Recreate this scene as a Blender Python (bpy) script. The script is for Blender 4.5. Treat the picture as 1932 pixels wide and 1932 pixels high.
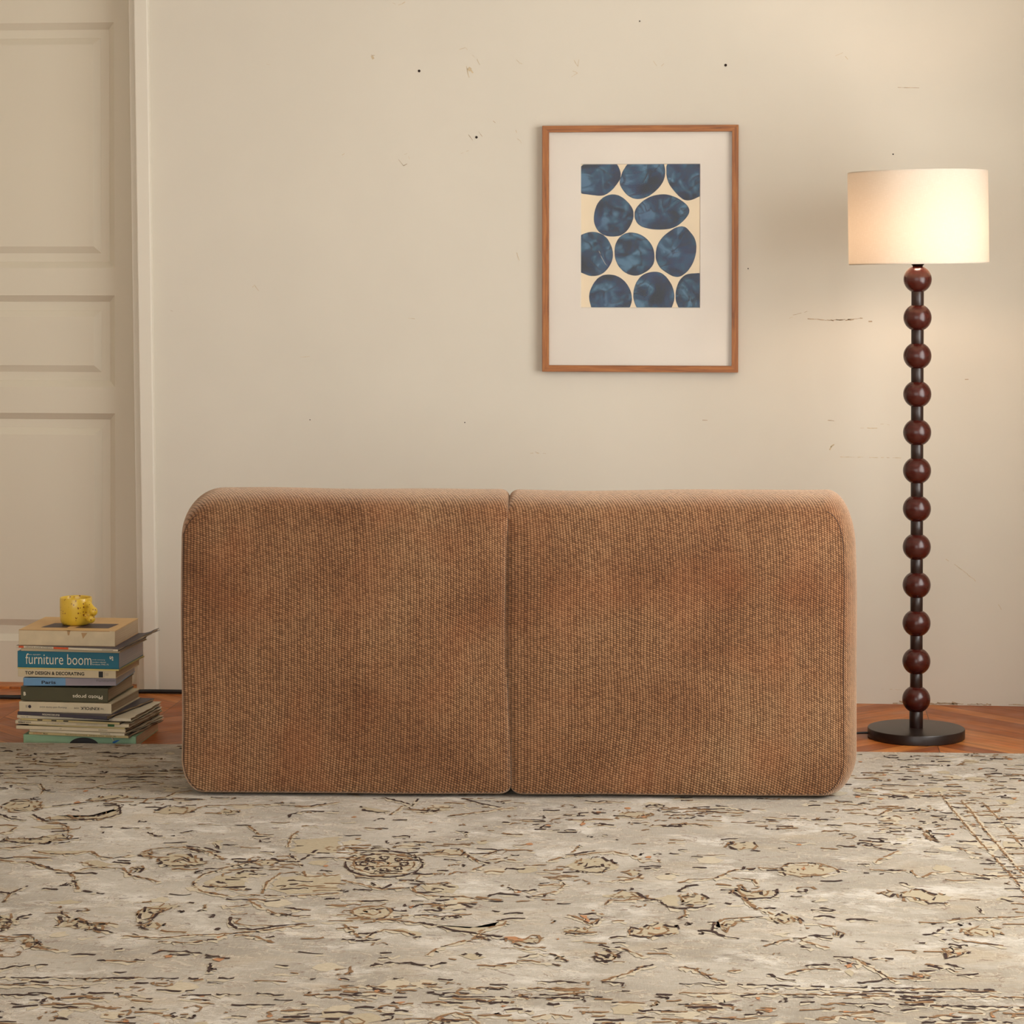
import bpy, bmesh, math, random
from mathutils import Vector, Matrix, noise
PI = math.pi
R = math.radians
for o in list(bpy.data.objects): bpy.data.objects.remove(o)
sc = bpy.context.scene
COL = sc.collection

# ---------------------------------------------------------------- camera
cam_d = bpy.data.cameras.new('camera')
cam_d.sensor_width = 36.0
cam_d.lens = 4800.0/1932.0*36.0
cam_d.shift_y = -(966.0-600.0)/1932.0
cam_d.clip_start = 0.1
cam = bpy.data.objects.new('camera', cam_d)
COL.objects.link(cam)
cam.location = (0, -7.23, 1.24)
cam.rotation_euler = (R(90-1.2), 0, R(5.9))
sc.camera = cam

# ---------------------------------------------------------------- world, daylight, exposure
w = bpy.data.worlds.new('world'); sc.world = w
w.use_nodes = True
w.node_tree.nodes['Background'].inputs[0].default_value = (1.0, 0.985, 0.95, 1)
w.node_tree.nodes['Background'].inputs[1].default_value = 2.65

def area(name, loc, rot, sx, sy, power, col):
    d = bpy.data.lights.new(name, 'AREA'); d.shape = 'RECTANGLE'; d.size = sx; d.size_y = sy
    d.energy = power; d.color = col
    o = bpy.data.objects.new(name, d); COL.objects.link(o); o.location = loc; o.rotation_euler = rot
    return o
# daylight coming in through the side window
area('window_daylight', (1.50, -2.40, 1.38), (0, R(90), 0), 1.85, 2.65, 88, (1.0, 0.985, 0.96))
sc.view_settings.view_transform = 'Standard'
sc.view_settings.look = 'None'
sc.view_settings.gamma = 1.0
sc.view_settings.use_curve_mapping = False
sc.view_settings.exposure = 0.1

# ---------------------------------------------------------------- node helpers
def srgb(r, g, b):
    f = lambda c: (c/255/12.92) if c/255 <= .04045 else ((c/255+.055)/1.055)**2.4
    return (f(r), f(g), f(b), 1)

class NT:
    def __init__(s, name):
        s.m = bpy.data.materials.new(name); s.m.use_nodes = True
        s.t = s.m.node_tree; s.b = s.t.nodes['Principled BSDF']; s.out = s.t.nodes['Material Output']
    def n(s, kind, **kw):
        nd = s.t.nodes.new(kind)
        for k, v in kw.items(): setattr(nd, k, v)
        return nd
    def l(s, a, b): s.t.links.new(a, b)
    def put(s, sock, v):
        if hasattr(v, 'is_linked') or isinstance(v, bpy.types.NodeSocket): s.l(v, sock)
        else: sock.default_value = v
    def math(s, op, a, b=None, c=None):
        nd = s.n('ShaderNodeMath', operation=op)
        s.put(nd.inputs[0], a)
        if b is not None: s.put(nd.inputs[1], b)
        if c is not None: s.put(nd.inputs[2], c)
        return nd.outputs[0]
    def coord(s, kind='Object'): return s.n('ShaderNodeTexCoord').outputs[kind]
    def sep(s, v):
        nd = s.n('ShaderNodeSeparateXYZ'); s.l(v, nd.inputs[0]); return nd.outputs
    def comb(s, x, y, z):
        nd = s.n('ShaderNodeCombineXYZ')
        for i, v in enumerate((x, y, z)): s.put(nd.inputs[i], v)
        return nd.outputs[0]
    def mapping(s, v, scale=(1,1,1), rot=(0,0,0), loc=(0,0,0)):
        nd = s.n('ShaderNodeMapping'); s.l(v, nd.inputs[0])
        nd.inputs['Scale'].default_value = scale; nd.inputs['Rotation'].default_value = rot; nd.inputs['Location'].default_value = loc
        return nd.outputs[0]
    def noise(s, v, scale, detail=3, rough=.5, dist=0):
        nd = s.n('ShaderNodeTexNoise'); s.l(v, nd.inputs['Vector'])
        nd.inputs['Scale'].default_value = scale; nd.inputs['Detail'].default_value = detail
        nd.inputs['Roughness'].default_value = rough; nd.inputs['Distortion'].default_value = dist
        return nd.outputs['Fac']
    def ramp(s, v, stops, interp='LINEAR'):
        nd = s.n('ShaderNodeValToRGB'); s.l(v, nd.inputs[0]); cr = nd.color_ramp; cr.interpolation = interp
        while len(cr.elements) < len(stops): cr.elements.new(.5)
        for e, (p, c) in zip(cr.elements, stops): e.position = p; e.color = c if len(c) == 4 else (*c, 1)
        return nd.outputs[0]
    def mix(s, f, a, b, mode='MIX'):
        nd = s.n('ShaderNodeMix', data_type='RGBA', blend_type=mode)
        s.put(nd.inputs[0], f); s.put(nd.inputs[6], a); s.put(nd.inputs[7], b)
        return nd.outputs[2]
    def bump(s, h, strength=.3, dist=.002):
        nd = s.n('ShaderNodeBump'); nd.inputs['Strength'].default_value = strength; nd.inputs['Distance'].default_value = dist
        s.l(h, nd.inputs['Height']); s.l(nd.outputs[0], s.b.inputs['Normal'])
    def set(s, **kw):
        for k, v in kw.items(): s.put(s.b.inputs[k.replace('_', ' ')], v)
        return s
BW = lambda v: (v, v, v, 1)

def plain(name, rgb, rough=.5, var=.06, scale=40, bump=0, **kw):
    m = NT(name); c = srgb(*rgb)
    n = m.noise(m.coord(), scale, 4)
    d = tuple(x*(1-var) for x in c[:3])+(1,); u = tuple(min(1, x*(1+var)) for x in c[:3])+(1,)
    m.set(Base_Color=m.ramp(n, [(.3, d), (.7, u)]), Roughness=rough, **kw)
    if bump: m.bump(n, bump, .001)
    return m.m

# wall paint: warm off-white, a little trowelled
def wall_mat(name, rgb, dark=.05):
    m = NT(name); co = m.coord(); c = srgb(*rgb)
    big = m.noise(co, 1.7, 4, .6); fine = m.noise(co, 60, 3)
    d = tuple(x*(1-dark) for x in c[:3])+(1,)
    col = m.ramp(big, [(.3, d), (.65, c)])
    m.set(Base_Color=col, Roughness=.55)
    m.b.inputs['Specular IOR Level'].default_value = .3
    mid = m.noise(co, 6, 4)
    m.bump(m.math('ADD', m.math('MULTIPLY', fine, .25), mid), .12, .004)
    return m.m
M = {}
M['wall'] = wall_mat('wall_paint', (214, 207, 192))
M['door'] = wall_mat('door_paint', (212, 203, 184), .03)
M['trim'] = wall_mat('trim_paint', (220, 213, 198), .03)
M['ceiling'] = plain('ceiling_paint', (222, 216, 205), .8)
M['scuff'] = plain('wall_scuff', (172, 150, 122), .8, .3, 90)
M['scuff2'] = plain('wall_scuff_faint', (198, 180, 148), .7, .15, 90)
M['hole'] = plain('hole_dark', (38, 26, 18), .9)

def floor_mat():
    m = NT('parquet'); co = m.coord(); s = m.sep(co)
    W, H = .42, .082
    x = m.math('DIVIDE', s[0], W); ci = m.math('FLOOR', x); fx = m.math('SUBTRACT', x, ci)
    par = m.math('MODULO', m.math('ABSOLUTE', ci), 2.0)
    sgn = m.math('SUBTRACT', m.math('MULTIPLY', par, 2.0), 1.0)
    y2 = m.math('ADD', s[1], m.math('MULTIPLY', m.math('MULTIPLY', m.math('SUBTRACT', fx, .5), sgn), W*.95))
    ry = m.math('DIVIDE', y2, H); ri = m.math('FLOOR', ry); fy = m.math('SUBTRACT', ry, ri)
    wn = m.n('ShaderNodeTexWhiteNoise', noise_dimensions='3D'); m.l(m.comb(ci, ri, 3.0), wn.inputs['Vector'])
    # grain stretched along each plank
    along = m.math('ADD', m.math('MULTIPLY', s[0], 1.0), m.math('MULTIPLY', ri, 7.3))
    gv = m.comb(m.math('MULTIPLY', along, 3.0), m.math('MULTIPLY', y2, 42.0), ci)
    g = m.noise(gv, 1.6, 5, .6, .8)
    base = m.ramp(wn.outputs['Value'], [(0, srgb(154, 80, 30)), (.45, srgb(182, 102, 42)), (.8, srgb(202, 120, 54)), (1, srgb(212, 136, 68))])
    col = m.mix(m.ramp(g, [(.35, BW(.0)), (.7, BW(.7))]), base, srgb(104, 52, 26))
    e1 = m.math('LESS_THAN', m.math('MINIMUM', fy, m.math('SUBTRACT', 1.0, fy)), .012)
    e2 = m.math('LESS_THAN', m.math('MINIMUM', fx, m.math('SUBTRACT', 1.0, fx)), .003)
    e = m.math('MAXIMUM', e1, e2)
    col = m.mix(m.math('MULTIPLY', e, .75), col, srgb(66, 36, 22))
    m.set(Base_Color=col, Roughness=m.ramp(m.noise(co, 9, 4), [(.3, BW(.33)), (.7, BW(.5))]))
    m.b.inputs['Specular IOR Level'].default_value = .35
    m.bump(m.math('SUBTRACT', m.math('MULTIPLY', g, .3), e), .25, .0015)
    return m.m
M['floor'] = floor_mat()

def fabric_mat():
    m = NT('knitted_chenille'); co = m.coord('Object'); s = m.sep(co)
    big = m.noise(co, 3.2, 4, .55); w1 = m.noise(co, 9, 3)
    # knitted loops: vertical wales, alternate ones offset by half a course
    u = m.math('ADD', m.math('MULTIPLY', m.math('ADD', s[0], m.math('MULTIPLY', s[1], .9)), 1/.0068), m.math('MULTIPLY', w1, .8))
    ci = m.math('FLOOR', u); fu = m.math('SUBTRACT', u, ci)
    par = m.math('MODULO', m.math('ABSOLUTE', ci), 2.0)
    tiltv = m.math('MULTIPLY', m.math('SUBTRACT', fu, .5), .5)
    v = m.math('ADD', m.math('ADD', m.math('MULTIPLY', m.math('ADD', s[2], m.math('MULTIPLY', s[1], .9)), 1/.0047), m.math('MULTIPLY', par, .5)), tiltv)
    v = m.math('ADD', v, m.math('MULTIPLY', w1, 1.3))
    ri = m.math('FLOOR', v); fv = m.math('SUBTRACT', v, ri)
    hu = m.math('SINE', m.math('MULTIPLY', fu, PI)); hv = m.math('SINE', m.math('MULTIPLY', fv, PI))
    h = m.math('MULTIPLY', m.math('POWER', hu, .6), m.math('POWER', hv, .8))
    wn = m.n('ShaderNodeTexWhiteNoise', noise_dimensions='3D'); m.l(m.comb(ci, ri, 1.0), wn.inputs['Vector'])
    wc = m.n('ShaderNodeTexWhiteNoise', noise_dimensions='1D'); m.l(ci, wc.inputs['W'])
    fib = m.noise(co, 900, 2)
    hh = m.math('MULTIPLY', h, m.math('ADD', .72, m.math('MULTIPLY', wn.outputs['Value'], .7)))
    loop = m.ramp(hh, [(0, srgb(48, 28, 16)), (.35, srgb(98, 66, 42)), (.95, srgb(178, 140, 104))])
    loop = m.mix(m.math('MULTIPLY', wc.outputs['Value'], .10), loop, srgb(212, 176, 136))
    # soft nap patches in the pile
    nap = m.ramp(big, [(.32, srgb(205, 178, 160)), (.5, srgb(238, 222, 210)), (.7, srgb(255, 250, 244))])
    col = m.mix(1.0, loop, nap, 'MULTIPLY')
    col = m.mix(m.math('MULTIPLY', m.ramp(m.noise(co, 5.5, 3), [(.5, BW(0)), (.72, BW(1))]), .18), col, srgb(170, 100, 62))
    m.set(Base_Color=col, Roughness=.85)
    m.b.inputs['Specular IOR Level'].default_value = .15
    m.b.inputs['Sheen Weight'].default_value = 1.0
    m.b.inputs['Sheen Roughness'].default_value = .42
    m.b.inputs['Sheen Tint'].default_value = srgb(255, 226, 198)
    m.bump(m.math('ADD', h, m.math('MULTIPLY', fib, .25)), .75, .0022)
    return m.m
M['fabric'] = fabric_mat()
M['thread'] = plain('seam_thread', (58, 36, 22), .8)
M['glide'] = plain('black_plastic', (20, 18, 17), .5)

# ---------------------------------------------------------------- mesh helpers
def link(o, parent=None):
    COL.objects.link(o)
    if parent is not None: o.parent = parent
    return o
def tag(o, label=None, cat=None, group=None, kind=None):
    if label: o['label'] = label
    if cat: o['category'] = cat
    if group: o['group'] = group
    if kind: o['kind'] = kind
    return o
def empty(name, loc=(0,0,0), rz=0):
    o = bpy.data.objects.new(name, None); o.location = loc; o.rotation_euler = (0,0,rz); o.empty_display_size = .05
    return link(o)
def from_bm(name, bm, mats, parent=None, smooth=False, loc=(0,0,0), rot=(0,0,0)):
    me = bpy.data.meshes.new(name); bm.to_mesh(me); bm.free()
    for m in (mats if isinstance(mats, (list, tuple)) else [mats]): me.materials.append(m)
    if smooth:
        for p in me.polygons: p.use_smooth = True
    o = bpy.data.objects.new(name, me); o.location = loc; o.rotation_euler = rot
    return link(o, parent)
def box(bm, x0, x1, y0, y1, z0, z1, bev=0, mi=0, seg=2):
    vs = [bm.verts.new((x, y, z)) for x in (x0, x1) for y in (y0, y1) for z in (z0, z1)]
    idx = [(0,1,3,2), (4,6,7,5), (0,4,5,1), (2,3,7,6), (0,2,6,4), (1,5,7,3)]
    fs = [bm.faces.new([vs[i] for i in f]) for f in idx]
    for f in fs: f.material_index = mi
    if bev:
        es = list({e for f in fs for e in f.edges})
        r = bmesh.ops.bevel(bm, geom=es, offset=bev, segments=seg, affect='EDGES', profile=.5)
        for f in r['faces']: f.material_index = mi
    return fs
def boxobj(name, dims, mat, parent=None, bev=0, smooth=False):
    bm = bmesh.new(); box(bm, *dims, bev=bev); bmesh.ops.recalc_face_normals(bm, faces=bm.faces)
    return from_bm(name, bm, mat, parent, smooth)
def lathe(bm, prof, n=64, cx=0, cy=0, mi=0, close=False):
    rings = []
    for r, z in prof:
        if r < 1e-6: rings.append([bm.verts.new((cx, cy, z))])
        else: rings.append([bm.verts.new((cx+r*math.cos(2*PI*i/n), cy+r*math.sin(2*PI*i/n), z)) for i in range(n)])
    pr = list(zip(rings, rings[1:]))
    if close: pr.append((rings[-1], rings[0]))
    for a, b in pr:
        for i in range(n):
            j = (i+1) % n
            if len(a) == 1: f = bm.faces.new((a[0], b[i], b[j]))
            elif len(b) == 1: f = bm.faces.new((a[i], b[0], a[j]))
            else: f = bm.faces.new((a[i], b[i], b[j], a[j]))
            f.material_index = mi
def tube(bm, pts, r, n=8, mi=0):
    pts = [Vector(p) for p in pts]; rings = []
    up = Vector((0,0,1))
    for i, p in enumerate(pts):
        t = (pts[min(i+1, len(pts)-1)]-pts[max(i-1, 0)]).normalized()
        u = t.cross(up)
        if u.length < .05: u = t.cross(Vector((1,0,0)))
        u.normalize(); v = u.cross(t)
        rr = r[i] if isinstance(r, (list, tuple)) else r
        rings.append([bm.verts.new(p+u*math.cos(2*PI*k/n)*rr+v*math.sin(2*PI*k/n)*rr) for k in range(n)])
    for a, b in zip(rings, rings[1:]):
        for k in range(n):
            f = bm.faces.new((a[k], a[(k+1)%n], b[(k+1)%n], b[k])); f.material_index = mi
    bm.faces.new(rings[0][::-1]).material_index = mi; bm.faces.new(rings[-1]).material_index = mi
def smooth_path(pts, k=6):
    out = []; P = [Vector(p) for p in pts]
    for i in range(len(P)-1):
        a, b, c, d = P[max(i-1,0)], P[i], P[i+1], P[min(i+2, len(P)-1)]
        for j in range(k):
            t = j/k
            out.append(.5*((2*b)+(c-a)*t+(2*a-5*b+4*c-d)*t*t+(3*b-a-3*c+d)*t**3))
    out.append(P[-1]); return out
def flat_normals(bm): bmesh.ops.recalc_face_normals(bm, faces=bm.faces)

# ================================================================= room shell
XL, XR, YF, ZC = -3.2, 1.13, -8.6, 2.95
DX0, DX1 = -2.78, -1.845      # doorway in the back wall
DZ = 2.42
bm = bmesh.new()
box(bm, XL, DX0, 0, .22, 0, ZC); box(bm, DX1, XR, 0, .22, 0, ZC); box(bm, DX0, DX1, 0, .22, DZ, ZC)
rnd = random.Random(4)
def wstroke(bm, pts, wd, mi, y=-.0006):
    # thin mark on the wall surface, pts in (x, z)
    for (a, b) in zip(pts, pts[1:]):
        d = Vector((b[0]-a[0], b[1]-a[1]));
        if d.length < 1e-6: continue
        n = Vector((-d.y, d.x)).normalized()*wd*.5*rnd.uniform(.5, 1.3)
        f = bm.faces.new([bm.verts.new((q[0], y, q[1])) for q in ((a[0]-n.x, a[1]-n.y), (b[0]-n.x, b[1]-n.y), (b[0]+n.x, b[1]+n.y), (a[0]+n.x, a[1]+n.y))])
        f.material_index = mi
def wob(p0, p1, k, amp):
    out = []
    for i in range(k+1):
        t = i/k; out.append((p0[0]+(p1[0]-p0[0])*t+rnd.uniform(-amp, amp), p0[1]+(p1[1]-p0[1])*t+rnd.uniform(-amp, amp)))
    return out
def broken(p0, p1, k, amp, wd, mi, keep=.7):
    pts = wob(p0, p1, k, amp)
    for a, b in zip(pts, pts[1:]):
        if rnd.random() < keep: wstroke(bm, [a, b], wd, mi)
WALLMARKS = [(1, 0.0022, 0.95, 0.0008, [(0.0924, 1.0881), (0.1459, 1.0837), (0.2052, 1.0853), (0.2467, 1.0899)]), (1, 0.0035, 0.6, 0.002, [(0.1548, 1.0837), (0.2052, 1.0838), (0.223, 1.0868)]), (1, 0.0018, 0.85, 0.0008, [(0.0507, 1.0985), (0.0745, 1.103), (0.0998, 1.112)]), (2, 0.0016, 0.6, 0.0006, [(0.0299, 1.0834), (0.0508, 1.0925)]), (1, 0.0035, 0.8, 0.001, [(0.263, 1.0795), (0.2719, 1.0795)]), (1, 0.0018, 0.8, 0.001, [(0.5201, 0.9178), (0.5509, 0.9179)]), (2, 0.0018, 0.8, 0.0006, [(0.2402, 0.7804), (0.2876, 0.7792)]), (2, 0.0016, 0.6, 0.001, [(0.289, 0.7912), (0.3393, 0.7885)]), (1, 0.0018, 0.7, 0.0006, [(0.1496, 0.8008), (0.1853, 0.798)]), (2, 0.003, 0.6, 0.002, [(0.1528, 0.7079), (0.1587, 0.7274), (0.1676, 0.7335)]), (1, 0.0016, 0.8, 0.0008, [(-0.2043, 0.8), (-0.1892, 0.7986)]), (1, 0.0014, 0.7, 0.0004, [(0.3334, 1.7378), (0.4099, 1.7357)]), (2, 0.0014, 0.7, 0.001, [(0.4807, 0.4117), (0.525, 0.3824), (0.5692, 0.3456)]), (2, 0.0014, 0.8, 0.0004, [(0.184, 0.6976), (0.3544, 0.696)]), (2, 0.0015, 0.7, 0.0008, [(-0.9238, 1.8481), (-0.8811, 1.8598), (-0.8476, 1.8263), (-0.8247, 1.7868)]), (2, 0.002, 0.9, 0.0006, [(-0.8781, 1.8069), (-0.8705, 1.7751)]), (2, 0.008, 0.9, 0.001, [(-0.872, 1.8023), (-0.8583, 1.7871)]), (2, 0.008, 0.9, 0.001, [(-1.1506, 1.8379), (-1.1429, 1.8196)]), (1, 0.0012, 0.7, 0.0004, [(-1.1536, 1.841), (-1.1321, 1.8393)]), (1, 0.0012, 0.7, 0.0006, [(-1.0741, 1.5415), (-1.0588, 1.5232), (-1.0403, 1.5353)]), (2, 0.0014, 0.8, 0.0006, [(-1.0649, 1.5521), (-1.0495, 1.5581), (-1.0419, 1.5429)]), (1, 0.0012, 0.8, 0.0004, [(-0.872, 1.6118), (-0.8537, 1.5875)]), (1, 0.0012, 0.8, 0.0004, [(-0.8431, 1.6207), (-0.8324, 1.6055)]), (2, 0.0014, 0.6, 0.001, [(-0.735, 1.8254), (-0.7259, 1.8162), (-0.7107, 1.8071)]), (2, 0.0014, 0.6, 0.001, [(-0.5698, 1.821), (-0.5592, 1.8043), (-0.5547, 1.8239)]), (2, 0.0014, 0.6, 0.001, [(-0.5743, 1.7909), (-0.5592, 1.7848), (-0.5774, 1.7729)]), (2, 0.0014, 0.6, 0.001, [(-0.7639, 1.6475), (-0.7745, 1.6385)]), (1, 0.0014, 0.6, 0.0008, [(-0.8019, 1.6507), (-0.7791, 1.6355)]), (2, 0.0013, 0.7, 0.001, [(-0.7365, 1.6322), (-0.7319, 1.599), (-0.7183, 1.5868)]), (2, 0.0016, 0.5, 0.001, [(-0.895, 1.5574), (-0.8705, 1.5664)]), (2, 0.0014, 0.6, 0.001, [(-0.3438, 1.8176), (-0.3287, 1.795), (-0.3137, 1.8099)]), (2, 0.0014, 0.6, 0.001, [(0.1677, 1.8283), (0.1884, 1.8356), (0.2032, 1.8176)]), (2, 0.0018, 0.7, 0.001, [(-1.0921, 1.9904), (-1.0737, 1.9827), (-1.0537, 1.9916)]), (2, 0.0014, 0.6, 0.001, [(-1.5072, 1.1703), (-1.4948, 1.181), (-1.4824, 1.1657)]), (2, 0.0014, 0.5, 0.0008, [(-1.0469, 1.0871), (-1.0162, 1.0841)]), (2, 0.0014, 0.6, 0.0008, [(-0.6954, 0.7014), (-0.6497, 0.7002)]), (1, 0.0014, 0.6, 0.0008, [(-0.6801, 0.7046), (-0.671, 0.7016)]), (2, 0.0014, 0.6, 0.0008, [(-0.7335, 1.274), (-0.7258, 1.2513)]), (2, 0.0013, 0.6, 0.001, [(0.6253, 0.2866), (0.6356, 0.2718)]), (1, 0.0016, 0.7, 0.001, [(0.6208, 0.2925), (0.6268, 0.2837)]), (2, 0.0012, 0.7, 0.0006, [(0.3001, 0.0421), (0.3564, 0.0415)]), (2, 0.0012, 0.5, 0.0006, [(-1.4701, 1.8193), (-1.4469, 1.816)]), (1, 0.0012, 0.7, 0.0004, [(-1.7415, 1.1071), (-1.7352, 1.1056)]), (2, 0.0014, 0.6, 0.0008, [(-1.3245, 0.975), (-1.371, 0.9733)]), (2, 0.0014, 0.5, 0.0008, [(-1.2309, 1.5589), (-1.2464, 1.5498)])]
for (mi, wd, keep, amp, pts) in WALLMARKS:
    for a, b in zip(pts, pts[1:]):
        L = math.dist(a, b); broken(a, b, max(1, int(L/.008)), amp, wd, mi, keep)
# chipped plaster and grime where the wall meets the floor
x = -1.7
while x < XR-.05:
    L = rnd.uniform(.01, .06)
    if rnd.random() < .6: wstroke(bm, wob((x, .003+rnd.uniform(0,.003)), (x+L, .003), 4, .0015), rnd.uniform(.001, .004), 1)
    x += L
for i in range(5):
    cx = rnd.uniform(.0, .9); wstroke(bm, wob((cx, .008), (cx+.012, .006), 2, .003), .006, 1)
bmesh.ops.recalc_face_normals(bm, faces=[f for f in bm.faces if f.material_index == 0])
wb = from_bm('wall_back', bm, [M['wall'], M['scuff'], M['scuff2']]); tag(wb, kind='structure')
for (hx, hz, hr) in [(-1.0141, 1.7944, .0034), (-.8492, 1.6041, .0032), (-.14, 1.804, .0034), (.3295, 1.5504, .0018), (-.383, 1.9305, .0016), (-1.3326, .793, .0013), (-.883, .7882, .0014), (-.0755, 1.229, .0015)]:
    bm = bmesh.new(); lathe(bm, [(hr*1.15, -.0008), (hr, -.0014), (hr*.75, -.0006), (hr*.2, -.0002), (0, -.0001)], 16)
    from_bm('nail_hole', bm, M['hole'], wb, True, (hx, -.0002, hz), (R(-90), 0, 0))

fl = boxobj('floor', (XL, XR, YF, .3, -.08, 0), M['floor']); tag(fl, kind='structure')
ce = boxobj('ceiling', (XL, XR, YF, .22, ZC, ZC+.1), M['ceiling']); tag(ce, kind='structure')
wl = boxobj('wall_left', (XL-.15, XL, YF, .22, 0, ZC), M['wall']); tag(wl, kind='structure')
WY0, WY1, WZ0, WZ1 = -3.73, -1.07, .45, 2.31
bm = bmesh.new()
box(bm, XR, XR+.2, YF, WY0, 0, ZC); box(bm, XR, XR+.2, WY1, .22, 0, ZC)
box(bm, XR, XR+.2, WY0, WY1, 0, WZ0); box(bm, XR, XR+.2, WY0, WY1, WZ1, ZC)
flat_normals(bm); wr = from_bm('wall_right', bm, M['wall']); tag(wr, kind='structure')
win = empty('window_1', (XR+.12, (WY0+WY1)/2, WZ0)); tag(win, kind='structure')
hw, hh = (WY1-WY0)/2, WZ1-WZ0
bm = bmesh.new()
for d in ((-.03,.03,-hw,-hw+.06,0,hh), (-.03,.03,hw-.06,hw,0,hh), (-.03,.03,-hw,hw,0,.06), (-.03,.03,-hw,hw,hh-.06,hh), (-.025,.025,-.03,.03,.06,hh-.06)): box(bm, *d, bev=.003)
flat_normals(bm); from_bm('window_frame', bm, M['trim'], win)
g = NT('window_glass'); tr = g.n('ShaderNodeBsdfTransparent'); gl = g.n('ShaderNodeBsdfGlossy'); gl.inputs['Roughness'].default_value = .02
mx = g.n('ShaderNodeMixShader'); mx.inputs[0].default_value = .06; g.l(tr.outputs[0], mx.inputs[1]); g.l(gl.outputs[0], mx.inputs[2]); g.l(mx.outputs[0], g.out.inputs[0])
M['glass'] = g.m
boxobj('pane', (-.003, .003, -hw+.05, hw-.05, .05, hh-.05), M['glass'], win)

# panelled door set back in the wall
door = empty('door_1', (DX0, .08, 0)); tag(door, kind='structure')
dw = DX1+.0-DX0
def door_panel(bm, x0, x1, z0, z1):
    # raised and fielded panel: sloping edge, flat margin, sloping field edge, field
    b0, b1, b2 = .018, .044, .062
    def rect(i, y): return [bm.verts.new(p) for p in ((x0+i, y, z0+i), (x1-i, y, z0+i), (x1-i, y, z1-i), (x0+i, y, z1-i))]
    rs = [rect(0, 0), rect(b0, .016), rect(b0+.001, .0175), rect(b1, .0165), rect(b1+.001, .0155), rect(b2, .005), rect(b2+.002, .004)]
    for a, b in zip(rs, rs[1:]):
        for i in range(4): bm.faces.new((a[i], a[(i+1)%4], b[(i+1)%4], b[i]))
    bm.faces.new(rs[-1])
panels = [(.128, .803), (.880, 1.150), (1.230, 1.950), (2.03, 2.33)]
px0, px1 = .12, dw-.083
bm = bmesh.new()
def quad(x0, x1, z0, z1, y=0): bm.faces.new([bm.verts.new(p) for p in ((x0,y,z0),(x1,y,z0),(x1,y,z1),(x0,y,z1))])
quad(0, px0, .004, DZ); quad(px1, dw, .004, DZ)
zz = [.004]+[v for p in panels for v in p]+[DZ]
for i in range(0, len(zz), 2): quad(px0, px1, zz[i], zz[i+1])
for z0, z1 in panels: door_panel(bm, px0, px1, z0, z1)
box(bm, 0, dw, .02, .045, .004, DZ)
from_bm('door_leaf', bm, M['door'], door)
kn = bmesh.new(); lathe(kn, [(0, -.06), (.02, -.058), (.027, -.045), (.02, -.03), (.008, -.024), (.008, -.004), (.024, -.003), (.024, 0)], 24)
from_bm('door_knob', kn, plain('old_brass', (150, 120, 70), .35, Metallic=1.0), door, True, (.06, 0, 1.02), (R(-90), 0, 0))
bm = bmesh.new(); box(bm, DX0, DX1, .0, .2, -.005, .006, bev=.002); flat_normals(bm)
tag(from_bm('trim_2', bm, M['floor']), kind='structure')

# door casing, leaning a little with the old wall; stop strip inside it
def lean_box(bm, x0, x1, y0, y1, z0, z1, k, bev):
    n0 = len(bm.verts); box(bm, x0, x1, y0, y1, z0, z1, bev=bev)
    bm.verts.ensure_lookup_table()
    for v in list(bm.verts)[n0:]: v.co.x += k*v.co.z
bm = bmesh.new()
lean_box(bm, -1.8200, -1.7790, -.022, .004, 0.003, DZ+.05, -.0118, .0035)
lean_box(bm, -1.8400, -1.8205, -.004, .085, 0.003, DZ+.02, -.0112, .0015)
box(bm, DX0-.04, DX1+.03, -.022, .004, DZ, DZ+.06, bev=.003)
box(bm, DX0-.04, DX0, -.022, .004, .003, DZ, bev=.003)
flat_normals(bm)
tag(from_bm('trim_1', bm, M['trim']), kind='structure')

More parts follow.
